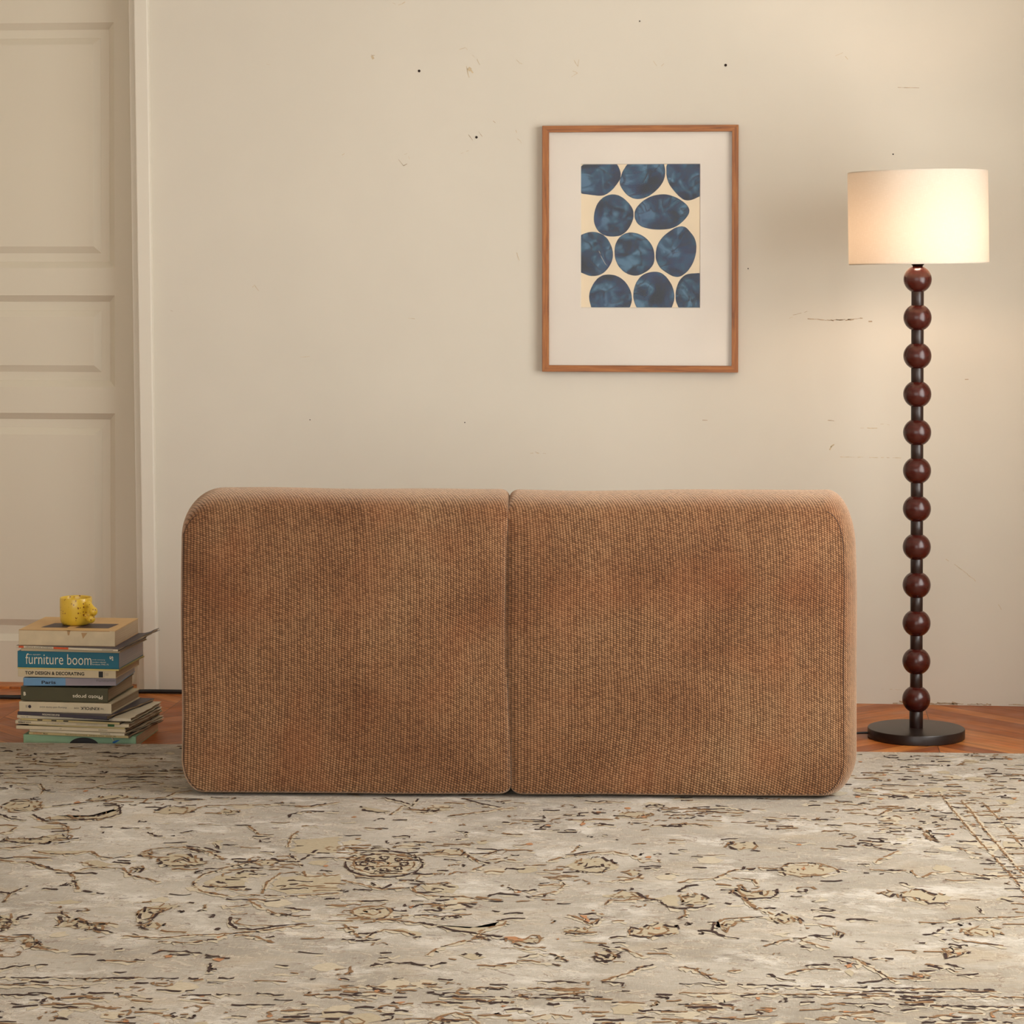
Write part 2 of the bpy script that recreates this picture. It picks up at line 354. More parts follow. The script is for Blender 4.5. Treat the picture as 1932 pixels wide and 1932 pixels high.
# ================================================================= rug
RUG_ANG = R(2.6); RT = .012
rugc = (-.4, -.806)
def rug_mats():
    m = NT('rug_pile'); co = m.coord('Object')
    st = m.mapping(co, (1, 1.1, 1)); big = m.noise(st, 2.6, 5, .6, .6)
    mid = m.noise(m.mapping(co, (1, 1.25, 1)), 10, 6, .7, .3)
    weft = m.noise(m.mapping(co, (14, 110, 1)), 3, 3); warp = m.noise(m.mapping(co, (120, 12, 1)), 3, 2)
    base = m.ramp(big, [(.38, srgb(146, 136, 119)), (.5, srgb(164, 154, 137)), (.62, srgb(184, 175, 159))])
    worn = m.ramp(mid, [(.47, BW(0)), (.60, BW(1))])
    wm = m.math('MULTIPLY', worn, m.ramp(m.noise(m.mapping(co, (1, 1.7, 1)), 3.4, 3), [(.44, BW(.03)), (.56, BW(1))]))
    col = m.mix(m.math('MULTIPLY', wm, .85), base, srgb(216, 209, 196))
    tan = m.ramp(m.noise(m.mapping(co, (1, 2, 1), loc=(4, 2, 0)), 4.2, 4, .6), [(.55, BW(0)), (.7, BW(.6))])
    col = m.mix(tan, col, srgb(180, 160, 128))
    col = m.mix(m.math('MULTIPLY', m.ramp(weft, [(.4, BW(0)), (.7, BW(1))]), .3), col, srgb(140, 124, 98))
    col = m.mix(m.math('MULTIPLY', m.ramp(warp, [(.5, BW(0)), (.75, BW(1))]), .25), col, srgb(214, 200, 176))
    # faint broken contour lines left of the woven pattern
    c1 = m.noise(m.mapping(co, (1, 1.5, 1), loc=(1.3, 7, 0)), 7, 4, .55, .5)
    line = m.math('LESS_THAN', m.math('ABSOLUTE', m.math('SUBTRACT', c1, .53)), .007)
    keep = m.math('GREATER_THAN', m.noise(m.mapping(co, (1, 2.2, 1), loc=(9, 0, 0)), 14, 4, .7), .53)
    col = m.mix(m.math('MULTIPLY', m.math('MULTIPLY', line, keep), .7), col, srgb(112, 84, 62))
    c2 = m.noise(m.mapping(co, (1, 1.4, 1), loc=(3, 1, 0)), 16, 5, .6, .8)
    keep2 = m.math('GREATER_THAN', m.noise(m.mapping(co, (1, 2.2, 1), loc=(2, 4, 0)), 6, 4, .7), .50)
    line2 = m.math('MULTIPLY', m.math('LESS_THAN', m.math('ABSOLUTE', m.math('SUBTRACT', c2, .5)), .012), keep2)
    col = m.mix(m.math('MULTIPLY', line2, .5), col, srgb(142, 116, 88))
    lite = m.math('MULTIPLY', m.math('LESS_THAN', m.math('ABSOLUTE', m.math('SUBTRACT', c2, .535)), .016), keep2)
    col = m.mix(m.math('MULTIPLY', lite, .45), col, srgb(216, 202, 176))
    mot = m.noise(m.mapping(co, (1, 1.3, 1), loc=(7, 7, 0)), 60, 4, .7)
    col = m.mix(m.ramp(mot, [(.45, BW(0)), (.75, BW(.45))]), col, srgb(148, 132, 106))
    # weft-wise dark flecks
    fl_ = m.noise(m.mapping(co, (1, 2.2, 1), loc=(0, 3, 0)), 30, 5, .7, .4)
    clus = m.ramp(m.noise(m.mapping(co, (1, 1.8, 1), loc=(5, 5, 0)), 5, 3), [(.45, BW(0)), (.6, BW(1))])
    fk = m.math('MULTIPLY', m.ramp(fl_, [(.615, BW(0)), (.65, BW(1))]), clus)
    col = m.mix(m.math('MULTIPLY', fk, .8), col, srgb(84, 58, 42))
    m.set(Base_Color=col, Roughness=.95); m.b.inputs['Specular IOR Level'].default_value = .1
    m.b.inputs['Sheen Weight'].default_value = .25; m.b.inputs['Sheen Roughness'].default_value = .5
    fine = m.noise(m.mapping(co, (1, 2, 1)), 420, 3, .7)
    h = m.math('ADD', m.math('MULTIPLY', wm, 1.2), m.math('ADD', m.math('MULTIPLY', fine, .8), m.math('MULTIPLY', fk, -.8)))
    m.bump(h, .6, .003)
    out = [m.m]
    def yarn(name, a, b, bs=.5, dark=None):
        q = NT(name); c = q.coord('Object'); n = q.noise(q.mapping(c, (30, 110, 1)), 3, 4, .7)
        q.set(Base_Color=q.ramp(n, [(.35, srgb(*a)), (.65, srgb(*b))]), Roughness=.95)
        q.b.inputs['Specular IOR Level'].default_value = .1; q.bump(n, bs, .003); return q.m
    out += [yarn('rug_yarn_dark', (44, 34, 36), (84, 66, 58)), yarn('rug_yarn_brown', (112, 82, 58), (156, 126, 94)),
            yarn('rug_yarn_ochre', (164, 112, 76), (184, 140, 104)), yarn('rug_yarn_cream_highlight', (178, 166, 142), (200, 188, 166)),
            yarn('rug_yarn_straw', (168, 155, 130), (186, 173, 148))]
    return out
bm = bmesh.new()
RX0, RX1, RY0 = -1.95, 2.02, -2.95      # rug extents in its own frame (origin on the far edge)
RX1 = 1.46
box(bm, RX0, RX1, RY0, 0, 0.0006, RT, bev=.004, mi=0)
flat_normals(bm)
ca, sa = math.cos(-RUG_ANG), math.sin(-RUG_ANG)
def to_rug(x, y):
    x -= rugc[0]; y -= rugc[1]; return (x*ca-y*sa, x*sa+y*ca)
rr = random.Random(11)
# ribbons of coloured yarn and painted relief highlights, a fraction above the ground pile
def ribbon(pts, wy, wx, mi, z, keep=1.0, jit=.0012, step=.008):
    P = []
    for a, b in zip(pts, pts[1:]):
        L = math.dist(a, b); k = max(1, int(L/step))
        for i in range(k): t = i/k; P.append((a[0]+(b[0]-a[0])*t, a[1]+(b[1]-a[1])*t))
    P.append(pts[-1])
    if len(P) < 2: return
    z += rr.uniform(0, .0002)
    prev = None; on = True
    for i, p in enumerate(P):
        if not (RX0+.01 < p[0] < RX1-.01 and RY0+.01 < p[1] < -.012): prev = None; continue
        a = P[max(0, i-1)]; b = P[min(len(P)-1, i+1)]
        d = Vector((b[0]-a[0], b[1]-a[1]))
        if d.length < 1e-7: continue
        d.normalize()
        wd = (wy*abs(d.x)+wx*abs(d.y))*rr.uniform(.25, 1.3)*.5
        n = Vector((-d.y, d.x))*wd; j = Vector((rr.uniform(-jit, jit), rr.uniform(-jit, jit)*3.2))
        c = Vector(p)+j
        if rr.random() > keep: on = False
        elif rr.random() < .5: on = True
        cur = (bm.verts.new((c.x-n.x, c.y-n.y, z)), bm.verts.new((c.x+n.x, c.y+n.y, z)))
        if prev and on: bm.faces.new((prev[0], cur[0], cur[1], prev[1])).material_index = mi
        prev = cur
def blob(pts, mi, z, jag=.006):
    P = []
    n = len(pts)
    for i in range(n):
        a, b = pts[i], pts[(i+1)%n]; L = math.dist(a, b); k = max(2, int(L/.012))
        for q in range(k):
            t = q/k; P.append((a[0]+(b[0]-a[0])*t+rr.uniform(-jag, jag), a[1]+(b[1]-a[1])*t+rr.uniform(-jag, jag)*.6))
    if any(not (RX0+.01 < p[0] < RX1-.01 and RY0+.01 < p[1] < -.012) for p in P): return
    cx = sum(p[0] for p in P)/len(P); cy = sum(p[1] for p in P)/len(P)
    z += rr.uniform(0, .0002)
    c = bm.verts.new((cx, cy, z)); vs = [bm.verts.new((p[0], p[1], z)) for p in P]
    for i in range(len(vs)):
        f = bm.faces.new((c, vs[i], vs[(i+1)%len(vs)])); f.material_index = mi
RUG = """k -1849,-1304 -1743,-1295 -1628,-1289 -1510,-1279 -1401,-1272
k -1832,-1022 -1771,-1013
k -1690,-998 -1627,-998 -1546,-997
b -1879,-1077 -1832,-1068
k -1870,-1235 -1818,-1234 -1758,-1228
k -1654,-1031 -1622,-1050 -1604,-1014
b -1858,-1273 -1733,-1256 -1560,-1255 -1415,-1227
k -1518,-1248 -1494,-1242
k -1486,-1204 -1426,-1202
b -1768,-1133 -1719,-1119 -1651,-1143
b -1642,-1175 -1581,-1175 -1513,-1164
k -1648,-1635 -1592,-1602 -1544,-1560 -1525,-1546
P -1740,-1640 -1738,-1580 -1708,-1557 -1664,-1585 -1644,-1640 -1663,-1679 -1706,-1685
P -1565,-1550 -1551,-1510 -1508,-1486 -1461,-1507 -1491,-1535 -1538,-1559
b -1639,-1436 -1592,-1421 -1570,-1378 -1513,-1338 -1462,-1337 -1436,-1354
k -1570,-1425 -1516,-1423 -1481,-1396
k -1802,-1453 -1758,-1444 -1727,-1451
b -1814,-1373 -1767,-1389 -1725,-1384 -1697,-1452 -1691,-1501
k -1428,-1390 -1397,-1395 -1363,-1397
b -1432,-1571 -1432,-1523 -1393,-1499 -1384,-1450 -1348,-1426
P -1609,-1752 -1588,-1713 -1539,-1734 -1498,-1708 -1473,-1650 -1471,-1613 -1463,-1704 -1488,-1743 -1554,-1764
k -1646,-1716 -1604,-1769 -1536,-1759 -1474,-1736 -1452,-1685 -1480,-1604
b -1606,-1776 -1571,-1787 -1534,-1827 -1514,-1889
C -1612,-1835 -1584,-1810 -1535,-1845 -1574,-1857
b -1662,-1904 -1646,-1891 -1645,-1844
k -1721,-1713 -1682,-1763 -1643,-1773
P -1640,-1949 -1596,-1981 -1540,-1989 -1497,-1938 -1515,-1903 -1553,-1903 -1568,-1945 -1609,-1949
k -1638,-1969 -1593,-1989 -1536,-1988 -1488,-1970
b -1619,-2043 -1581,-2029 -1558,-2004
b -1543,-2054 -1509,-2082 -1458,-2077 -1420,-2049 -1393,-2094 -1357,-2106 -1325,-2071 -1295,-2009 -1240,-1990
C -1540,-2054 -1491,-2052 -1423,-2042 -1444,-2073 -1507,-2089
k -1235,-1993 -1193,-2031 -1159,-2030
k -1234,-1982 -1185,-1998 -1152,-2030
b -1240,-1990 -1170,-2032 -1126,-2098
k -1177,-1951 -1159,-1998
b -1417,-2143 -1369,-2184 -1317,-2187 -1285,-2246 -1250,-2266 -1214,-2294
C -1413,-2143 -1392,-2125 -1346,-2159 -1355,-2183 -1387,-2171
k -1352,-2137 -1312,-2148
k -1345,-2121 -1308,-2121
P -1312,-2062 -1299,-2042 -1279,-2062 -1283,-2088 -1300,-2089
P -1299,-2192 -1289,-2169 -1269,-2189 -1273,-2215 -1290,-2214
P -1263,-2112 -1254,-2056 -1218,-2049 -1174,-2095 -1153,-2139 -1183,-2170 -1227,-2170
k -1250,-2118 -1230,-2093 -1194,-2120
k -1194,-2151 -1158,-2152
k -1255,-2142 -1228,-2162
b -1230,-2124 -1212,-2107 -1185,-2127
b -1587,-2145 -1545,-2161 -1521,-2154 -1474,-2200 -1412,-2239 -1388,-2194 -1351,-2183
k -1529,-2150 -1496,-2178 -1467,-2199
b -1412,-2239 -1383,-2297 -1359,-2374
k -1392,-2298 -1379,-2319 -1365,-2356
k -1507,-2403 -1481,-2417 -1466,-2349
b -1475,-2482 -1482,-2414 -1474,-2371
k -1346,-2372 -1327,-2391 -1298,-2395
C -1388,-2473 -1353,-2449 -1320,-2466 -1348,-2489 -1377,-2486
b -1362,-2491 -1337,-2555 -1315,-2585
P -1454,-2573 -1432,-2578 -1412,-2608 -1408,-2646 -1417,-2690
k -1416,-2693 -1404,-2645 -1412,-2588 -1394,-2567
P -1325,-2643 -1329,-2599 -1308,-2610 -1296,-2589 -1271,-2619 -1249,-2629 -1234,-2609 -1237,-2647 -1216,-2676 -1253,-2661 -1289,-2652
k -1326,-2650 -1321,-2611 -1340,-2578
k -1266,-2662 -1240,-2660 -1208,-2681
k -1246,-2638 -1231,-2608
P -1195,-2540 -1188,-2486 -1154,-2469 -1129,-2474 -1158,-2510 -1164,-2582 -1176,-2587
k -1193,-2540 -1163,-2645 -1147,-2650
b -1163,-2586 -1163,-2543 -1138,-2479
b -1087,-2509 -1078,-2488 -1084,-2462
P -1172,-2615 -1157,-2594 -1123,-2610 -1134,-2636 -1162,-2642
k -1017,-2548 -1008,-2592 -987,-2627 -957,-2630 -910,-2600 -864,-2580
b -1016,-2554 -995,-2558 -998,-2591 -969,-2604 -917,-2599
K -1056,-2532 -1048,-2538 -1049,-2551 -1054,-2549
K -1026,-2628 -1021,-2632 -1022,-2640
k -1170,-2687 -1156,-2691
b -1184,-2697 -1116,-2708 -1057,-2680 -995,-2665 -941,-2641 -907,-2613 -863,-2583
O -1010,-2688 -998,-2666 -1005,-2697
k -1024,-2713 -1005,-2709
b -1110,-2732 -1045,-2731 -1018,-2710 -997,-2672
b -981,-2670 -943,-2678 -900,-2716
k -1100,-2813 -1088,-2795 -1045,-2790 -1013,-2804 -976,-2824
O -1075,-2822 -1065,-2812 -1062,-2833 -1069,-2836
O -983,-2836 -965,-2817 -974,-2849
k -983,-2864 -973,-2924
k -975,-2900 -965,-2896
k -1325,-2988 -1270,-2982 -1197,-2978
k -1194,-2978 -1137,-2972 -1087,-2964
k -1074,-2965 -993,-2959 -924,-2951
b -1312,-3030 -1252,-3026 -1170,-3020
k -1293,-3089 -1255,-3085 -1227,-3079
k -1177,-3073 -1150,-3071
k -988,-3059 -941,-3054 -910,-3044
k -970,-3083 -941,-3080 -918,-3103
b -1354,-2757 -1336,-2785 -1291,-2804 -1255,-2809
P -1361,-2746 -1349,-2720 -1315,-2777 -1288,-2792 -1316,-2807
k -1176,-2790 -1161,-2788
k -868,-2860 -845,-2865
k -798,-2950 -782,-2940
k -770,-3037 -741,-3032
k -1339,-2940 -1319,-2916 -1264,-2899
b -1137,-2322 -1148,-2288 -1142,-2221 -1106,-2157 -1065,-2107
b -1137,-2322 -1113,-2362 -1063,-2385 -995,-2378
C -1127,-2285 -1109,-2225 -1053,-2234 -1045,-2306 -1081,-2352
k -1117,-2270 -1079,-2295
k -1068,-2329 -1036,-2316
k -1093,-2282 -1055,-2292
b -994,-2364 -1002,-2272 -989,-2198 -946,-2178 -932,-2221 -869,-2200
b -985,-2377 -936,-2379 -844,-2348
C -988,-2328 -983,-2227 -870,-2193 -847,-2328 -939,-2365
k -975,-2306 -937,-2280
k -963,-2254 -912,-2263
k -964,-2326 -910,-2313
P -1065,-2107 -1048,-2082 -1013,-2094 -1023,-2133 -1052,-2136
k -1013,-2094 -972,-2097 -952,-1985
k -1003,-2030 -957,-2134
b -1007,-2420 -977,-2465 -942,-2507 -890,-2528 -869,-2519
b -1060,-2460 -1037,-2471 -1000,-2454
k -975,-2424 -948,-2407
k -863,-2399 -844,-2390
k -929,-2466 -889,-2482
k -1070,-1682 -1075,-1655 -1047,-1615 -970,-1613
k -1291,-1495 -1249,-1498
b -1296,-1613 -1279,-1583 -1194,-1565 -1114,-1557 -1039,-1568 -987,-1515
k -1048,-1565 -1014,-1531
P -1241,-1663 -1231,-1616 -1191,-1636 -1212,-1669
P -1384,-1650 -1364,-1602 -1312,-1596 -1294,-1641 -1311,-1670 -1357,-1679
k -1457,-1831 -1440,-1878
k -1274,-1861 -1254,-1833
k -1348,-1860 -1315,-1899 -1280,-1887
b -1141,-1778 -1101,-1860 -1071,-1857
b -1019,-1968 -1030,-1869 -1025,-1818
k -1002,-1958 -987,-1956
C -1005,-1999 -1013,-1901 -928,-1859 -903,-2004 -967,-2026
k -1113,-1878 -1083,-1875
k -1068,-2021 -1038,-2021
k -950,-2056 -894,-2058
k -924,-2161 -886,-2172
k -1051,-2212 -1024,-2216
k -931,-1551 -918,-1593 -883,-1611 -857,-1599
C -931,-1551 -897,-1576 -858,-1590 -883,-1615 -917,-1596
P -806,-1594 -765,-1543 -727,-1530 -729,-1577 -773,-1600
k -898,-1452 -858,-1487 -815,-1530 -813,-1463
k -835,-1532 -803,-1584 -750,-1594
k -713,-1443 -667,-1495 -614,-1533
b -721,-1635 -671,-1598 -620,-1556 -579,-1524
b -852,-1635 -843,-1589 -838,-1541
k -951,-1723 -914,-1715
k -816,-1845 -782,-1842
k -742,-1800 -730,-1787
k -687,-1783 -662,-1784 -657,-1826
k -504,-1733 -500,-1701 -481,-1692
k -465,-1601 -418,-1600
O -423,-1689 -417,-1645 -412,-1680 -418,-1703
k -453,-1748 -427,-1746
P -356,-1593 -335,-1551 -288,-1546 -267,-1575 -300,-1609 -339,-1610
k -356,-1593 -286,-1586
k -430,-1442 -401,-1453 -378,-1437
k -393,-1678 -381,-1682
k -366,-1791 -355,-1786
C -730,-2091 -728,-2112 -730,-2132 -735,-2150 -743,-2165 -754,-2178 -766,-2186 -780,-2189 -794,-2189 -809,-2183 -822,-2174 -835,-2160 -845,-2144 -853,-2125 -858,-2104 -860,-2083 -859,-2062 -854,-2044 -846,-2027 -836,-2015 -823,-2006 -809,-2002 -794,-2003 -779,-2009 -765,-2019 -752,-2033 -742,-2050 -734,-2070
b -731,-2091 -730,-2111 -732,-2129 -737,-2146 -745,-2161 -755,-2172 -767,-2180 -781,-2184 -795,-2183 -809,-2178 -822,-2169 -834,-2156 -844,-2141 -852,-2123 -857,-2104 -858,-2084 -857,-2065 -852,-2047 -844,-2032 -834,-2020 -822,-2012 -808,-2008 -793,-2009 -779,-2014 -765,-2024 -753,-2037 -743,-2053 -736,-2071 -731,-2091
k -715,-2089 -714,-2107 -714,-2124 -717,-2141 -721,-2157 -727,-2171 -735,-2183 -744,-2193 -754,-2200 -765,-2206 -777,-2208 -789,-2208 -802,-2205 -814,-2200 -826,-2192 -837,-2182 -847,-2170 -856,-2155 -863,-2140 -869,-2123 -873,-2106 -875,-2088 -875,-2070 -873,-2053 -869,-2037 -863,-2022 -856,-2009 -846,-1998 -836,-1990 -824,-1984 -812,-1982 -799,-1982 -786,-1985 -774,-1991 -761,-1999 -750,-2010 -740,-2023 -731,-2038 -724,-2054 -719,-2072 -715,-2089
k -745,-2092 -745,-2099 -747,-2104 -751,-2107 -755,-2105 -759,-2101 -761,-2094 -761,-2087 -759,-2082 -755,-2079 -751,-2081 -747,-2086 -745,-2092
k -752,-2131 -752,-2138 -754,-2143 -757,-2145 -762,-2143 -765,-2139 -767,-2132 -767,-2126 -765,-2120 -761,-2118 -757,-2119 -754,-2124 -752,-2131
k -778,-2149 -778,-2156 -780,-2161 -784,-2163 -788,-2162 -792,-2157 -794,-2151 -794,-2144 -792,-2139 -788,-2136 -784,-2138 -780,-2142 -778,-2149
k -809,-2137 -809,-2143 -811,-2149 -815,-2151 -819,-2149 -823,-2145 -825,-2138 -825,-2131 -823,-2126 -819,-2124 -815,-2125 -811,-2130 -809,-2137
k -827,-2101 -827,-2108 -829,-2113 -833,-2115 -837,-2114 -841,-2109 -843,-2102 -843,-2096 -841,-2090 -837,-2088 -833,-2089 -829,-2094 -827,-2101
k -821,-2062 -821,-2069 -823,-2074 -827,-2077 -831,-2075 -835,-2070 -837,-2064 -837,-2057 -835,-2051 -831,-2049 -827,-2050 -823,-2055 -821,-2062
k -794,-2043 -794,-2050 -796,-2056 -800,-2058 -804,-2056 -808,-2052 -810,-2045 -810,-2038 -808,-2032 -804,-2030 -800,-2032 -796,-2036 -794,-2043
k -763,-2056 -763,-2063 -765,-2068 -769,-2070 -773,-2069 -776,-2064 -778,-2058 -778,-2051 -776,-2045 -773,-2043 -768,-2044 -765,-2049 -763,-2056
b -782,-2096 -782,-2104 -784,-2111 -789,-2115 -794,-2115 -800,-2112 -804,-2106 -807,-2099 -807,-2091 -804,-2084 -800,-2080 -794,-2079 -788,-2082 -784,-2088 -782,-2096
b -907,-1983 -889,-1957 -867,-1995 -878,-2020
k -842,-1969 -822,-1954 -801,-1968
k -765,-1961 -740,-1955
P -719,-1996 -702,-1954 -658,-1953 -642,-1996 -681,-2003
b -725,-2005 -681,-2003 -637,-2003 -605,-2055 -547,-2018
k -648,-1973 -606,-2052 -578,-2070
b -600,-2007 -576,-1957 -559,-1939
k -554,-1992 -525,-1992
k -678,-2142 -656,-2139
k -676,-2047 -642,-2051
b -607,-2131 -587,-2084 -546,-2036 -516,-2045
b -704,-2287 -695,-2251 -663,-2255 -644,-2238
b -709,-2288 -694,-2329 -664,-2350 -602,-2347 -576,-2365
C -692,-2272 -664,-2240 -619,-2264 -619,-2321 -674,-2326
b -709,-2223 -708,-2179 -674,-2168
k -669,-2284 -643,-2295
k -658,-2261 -624,-2279
b -856,-2238 -831,-2258 -783,-2295 -763,-2308 -714,-2288
k -796,-2254 -767,-2308 -753,-2264
k -790,-2401 -739,-2395
k -694,-2391 -672,-2392
k -822,-2314 -783,-2317
b -721,-2480 -721,-2491 -722,-2502 -725,-2512 -729,-2520 -735,-2526 -742,-2531 -750,-2533 -758,-2532 -767,-2530 -774,-2525 -781,-2518 -787,-2509 -792,-2499 -794,-2488 -795,-2477 -794,-2466 -791,-2456 -787,-2448 -781,-2441 -774,-2437 -766,-2435 -757,-2435 -749,-2438 -741,-2443 -734,-2450 -728,-2459 -724,-2470 -721,-2480
b -742,-2480 -742,-2487 -743,-2494 -747,-2499 -752,-2502 -758,-2502 -764,-2500 -769,-2496 -773,-2490 -775,-2483 -775,-2476 -773,-2470 -769,-2464 -764,-2461 -759,-2461 -753,-2463 -748,-2467 -744,-2473 -742,-2480
C -723,-2481 -723,-2494 -726,-2507 -732,-2517 -741,-2525 -751,-2528 -762,-2527 -773,-2522 -782,-2513 -789,-2501 -793,-2488 -793,-2474 -790,-2461 -784,-2450 -775,-2443 -765,-2440 -754,-2441 -743,-2446 -734,-2455 -727,-2467
k -671,-2422 -650,-2400 -621,-2417 -595,-2407 -572,-2425
k -663,-2455 -621,-2463 -583,-2446
P -646,-2433 -632,-2405 -609,-2429 -622,-2454
O -696,-2438 -688,-2424 -687,-2450
b -798,-2534 -757,-2539 -711,-2538 -659,-2552 -621,-2567
k -660,-2549 -620,-2573 -577,-2603 -543,-2615 -509,-2626
b -543,-2615 -525,-2576 -498,-2548 -498,-2522 -515,-2517
C -622,-2560 -573,-2581 -526,-2569 -504,-2523 -509,-2568 -545,-2603 -584,-2597
b -716,-2506 -677,-2495 -629,-2504 -566,-2480
k -617,-2498 -583,-2501
b -797,-2579 -775,-2614 -754,-2661 -739,-2672 -732,-2634 -714,-2608 -684,-2611 -654,-2638
k -780,-2682 -756,-2686
k -743,-2688 -710,-2675
k -653,-2657 -639,-2647
C -707,-2607 -683,-2592 -646,-2625 -642,-2650 -671,-2628
b -613,-2768 -600,-2723 -573,-2685 -551,-2658
P -551,-2658 -538,-2627 -521,-2637 -515,-2661 -532,-2653
k -700,-2848 -680,-2827 -636,-2825 -597,-2838 -570,-2812
b -756,-2854 -737,-2858 -728,-2912
k -698,-2768 -678,-2758
k -693,-2802 -679,-2790
O -443,-2647 -473,-2632 -492,-2634 -466,-2674
O -624,-3064 -612,-3058 -612,-3068 -622,-3071
O -448,-3063 -438,-3062 -443,-3073
P -491,-2646 -468,-2650 -438,-2628 -417,-2644 -428,-2670 -466,-2674
k -522,-2627 -492,-2636
b -472,-2674 -438,-2700 -406,-2703
k -521,-2268 -502,-2288 -477,-2295 -465,-2277
b -473,-2334 -441,-2309 -420,-2279 -413,-2229 -431,-2231 -457,-2245
k -423,-2201 -411,-2236
k -430,-1982 -399,-1958 -371,-1933
b -426,-1989 -377,-1961 -334,-1940 -288,-1975 -272,-2008 -232,-2004
P -418,-2081 -402,-2018 -360,-1998 -321,-2041 -311,-2086 -351,-2127 -394,-2121
k -415,-2081 -392,-2048
k -382,-2093 -361,-2076 -332,-2088
k -398,-2117 -372,-2122
P -301,-2122 -285,-2098 -266,-2118 -279,-2145
k -261,-2080 -229,-2074
b -346,-2200 -304,-2189 -271,-2163 -265,-2133
b -462,-2040 -429,-1990 -415,-1941 -408,-1883
b -216,-2121 -191,-2115
b -323,-2386 -315,-2345 -288,-2349 -248,-2324 -214,-2341
k -248,-2331 -214,-2337
P -337,-2319 -312,-2289 -289,-2266 -257,-2297 -242,-2317 -276,-2327 -310,-2328
k -217,-2348 -202,-2387 -180,-2398
C -228,-2322 -202,-2292 -184,-2304 -181,-2385 -206,-2374
b -387,-2465 -362,-2489 -339,-2531 -326,-2492 -321,-2459 -343,-2428
k -349,-2532 -332,-2541 -320,-2478
O -364,-2463 -350,-2468 -342,-2519 -353,-2494
P -388,-2574 -364,-2549 -334,-2562 -335,-2593 -367,-2594
k -380,-2598 -331,-2599
k -297,-2620 -266,-2605 -263,-2542 -243,-2559
P -263,-2598 -256,-2560 -232,-2520 -207,-2505 -176,-2527 -174,-2577 -215,-2605 -247,-2603
k -263,-2601 -224,-2612 -184,-2578
O -221,-2544 -208,-2537 -211,-2556
k -369,-2643 -344,-2641
k -313,-2670 -293,-2691 -274,-2684
P -318,-2741 -301,-2704 -272,-2724 -282,-2766 -306,-2768
k -316,-2746 -300,-2768 -293,-2789
b -274,-2684 -254,-2711 -227,-2743
b -451,-2789 -416,-2791 -371,-2814
b -450,-2772 -418,-2739 -387,-2742 -361,-2785
b -486,-2838 -482,-2815 -449,-2806
k -384,-2770 -365,-2774
C -554,-2759 -533,-2751 -506,-2772 -529,-2791
b -291,-2900 -252,-2852 -224,-2799
k -236,-2812 -209,-2792
k -726,-3029 -696,-3031 -663,-3030
k -558,-3022 -490,-3018 -428,-3013
k -422,-3015 -372,-3011 -314,-3005
b -735,-2977 -645,-2973 -526,-2966 -318,-2950
k -574,-2920 -547,-2921
k -481,-2940 -450,-2943
k -405,-2917 -363,-2912 -311,-2918
k -291,-2910 -255,-2909 -255,-2928
k -594,-2952 -570,-2952
k -649,-2926 -632,-2922
k -742,-2935 -714,-2941
k -268,-3028 -239,-3025
k -222,-3068 -155,-3066
k -418,-3083 -397,-3096
b -552,-3174 -543,-3131 -519,-3113 -495,-3126 -473,-3166
k -563,-3048 -550,-3077
k -493,-3041 -466,-3043
k -631,-3009 -616,-3009
k -688,-2972 -670,-2987
b -391,-3125 -364,-3102 -326,-3113
k -131,-1461 -94,-1486 -53,-1519
k 5,-1659 42,-1665
k 116,-1639 151,-1644
b -25,-1572 26,-1585 82,-1579
b -208,-1664 -169,-1660 -133,-1674
k -161,-1671 -134,-1672
k -111,-1802 -77,-1790
P -99,-1860 -77,-1820 -39,-1823 -35,-1870 -68,-1903
k 230,-1077 259,-1096
k 326,-947 404,-938
k 367,-1100 418,-1116
k 562,-918 610,-917
k 296,-1120 312,-1133
k 195,-1239 253,-1233
b 201,-1521 233,-1527 259,-1468
b 320,-1447 346,-1478 353,-1439
k 251,-1652 278,-1658
k 261,-1606 287,-1621
O 366,-1727 383,-1700 377,-1726
P 322,-1697 335,-1661 339,-1730 351,-1780 330,-1756
b 322,-1697 326,-1748 351,-1783
k 10,-1873 25,-1872
k 131,-1836 175,-1845
k 191,-1821 227,-1859 257,-1864
b 207,-1982 232,-1924 260,-1869
k -199,-1911 -180,-1904
b -188,-2197 -168,-2165 -118,-2153 -84,-2081 -37,-2058
b -30,-2053 10,-2056 32,-2008 61,-1997 94,-2001 126,-2044 132,-2074 96,-2101 53,-2120 10,-2087
P 10,-2087 32,-2015 83,-2002 126,-2052 96,-2105 46,-2117
O 57,-2039 66,-2032 64,-2058 59,-2064
k -30,-2053 10,-2053
k 129,-2052 147,-2055
k 170,-2001 196,-1998
b 194,-2045 233,-2049 277,-2044 285,-2089
k 230,-2041 262,-2046
k 182,-2077 222,-2077
b -118,-2145 -83,-2142 -40,-2152 -33,-2188
k -186,-2262 -170,-2217 -149,-2205
k -181,-2394 -140,-2383 -117,-2357
P -184,-2297 -157,-2273 -125,-2305 -131,-2355 -168,-2365
b -178,-2474 -165,-2446 -167,-2406
P -84,-2266 -67,-2228 -46,-2255 -18,-2238 10,-2235 3,-2278 -46,-2304 -74,-2279
k -86,-2245 -70,-2279 -52,-2305 -8,-2300 6,-2271
k -4,-2236 38,-2235 62,-2244 64,-2222
b -64,-2199 -53,-2241
b -59,-2306 -45,-2359 -28,-2392 -4,-2429
b -56,-2298 -42,-2352 -24,-2384 -1,-2422
k -124,-2488 -110,-2493 -112,-2557 -88,-2592 -52,-2603
b -110,-2506 -91,-2465 -44,-2447 -11,-2443 16,-2421 53,-2469
P -11,-2456 9,-2415 36,-2418 53,-2463 23,-2492 3,-2481
P -106,-2518 -91,-2471 -57,-2481 -77,-2515 -89,-2555
b -16,-2652 9,-2613 35,-2592 61,-2583
k 76,-2434 97,-2419 116,-2437
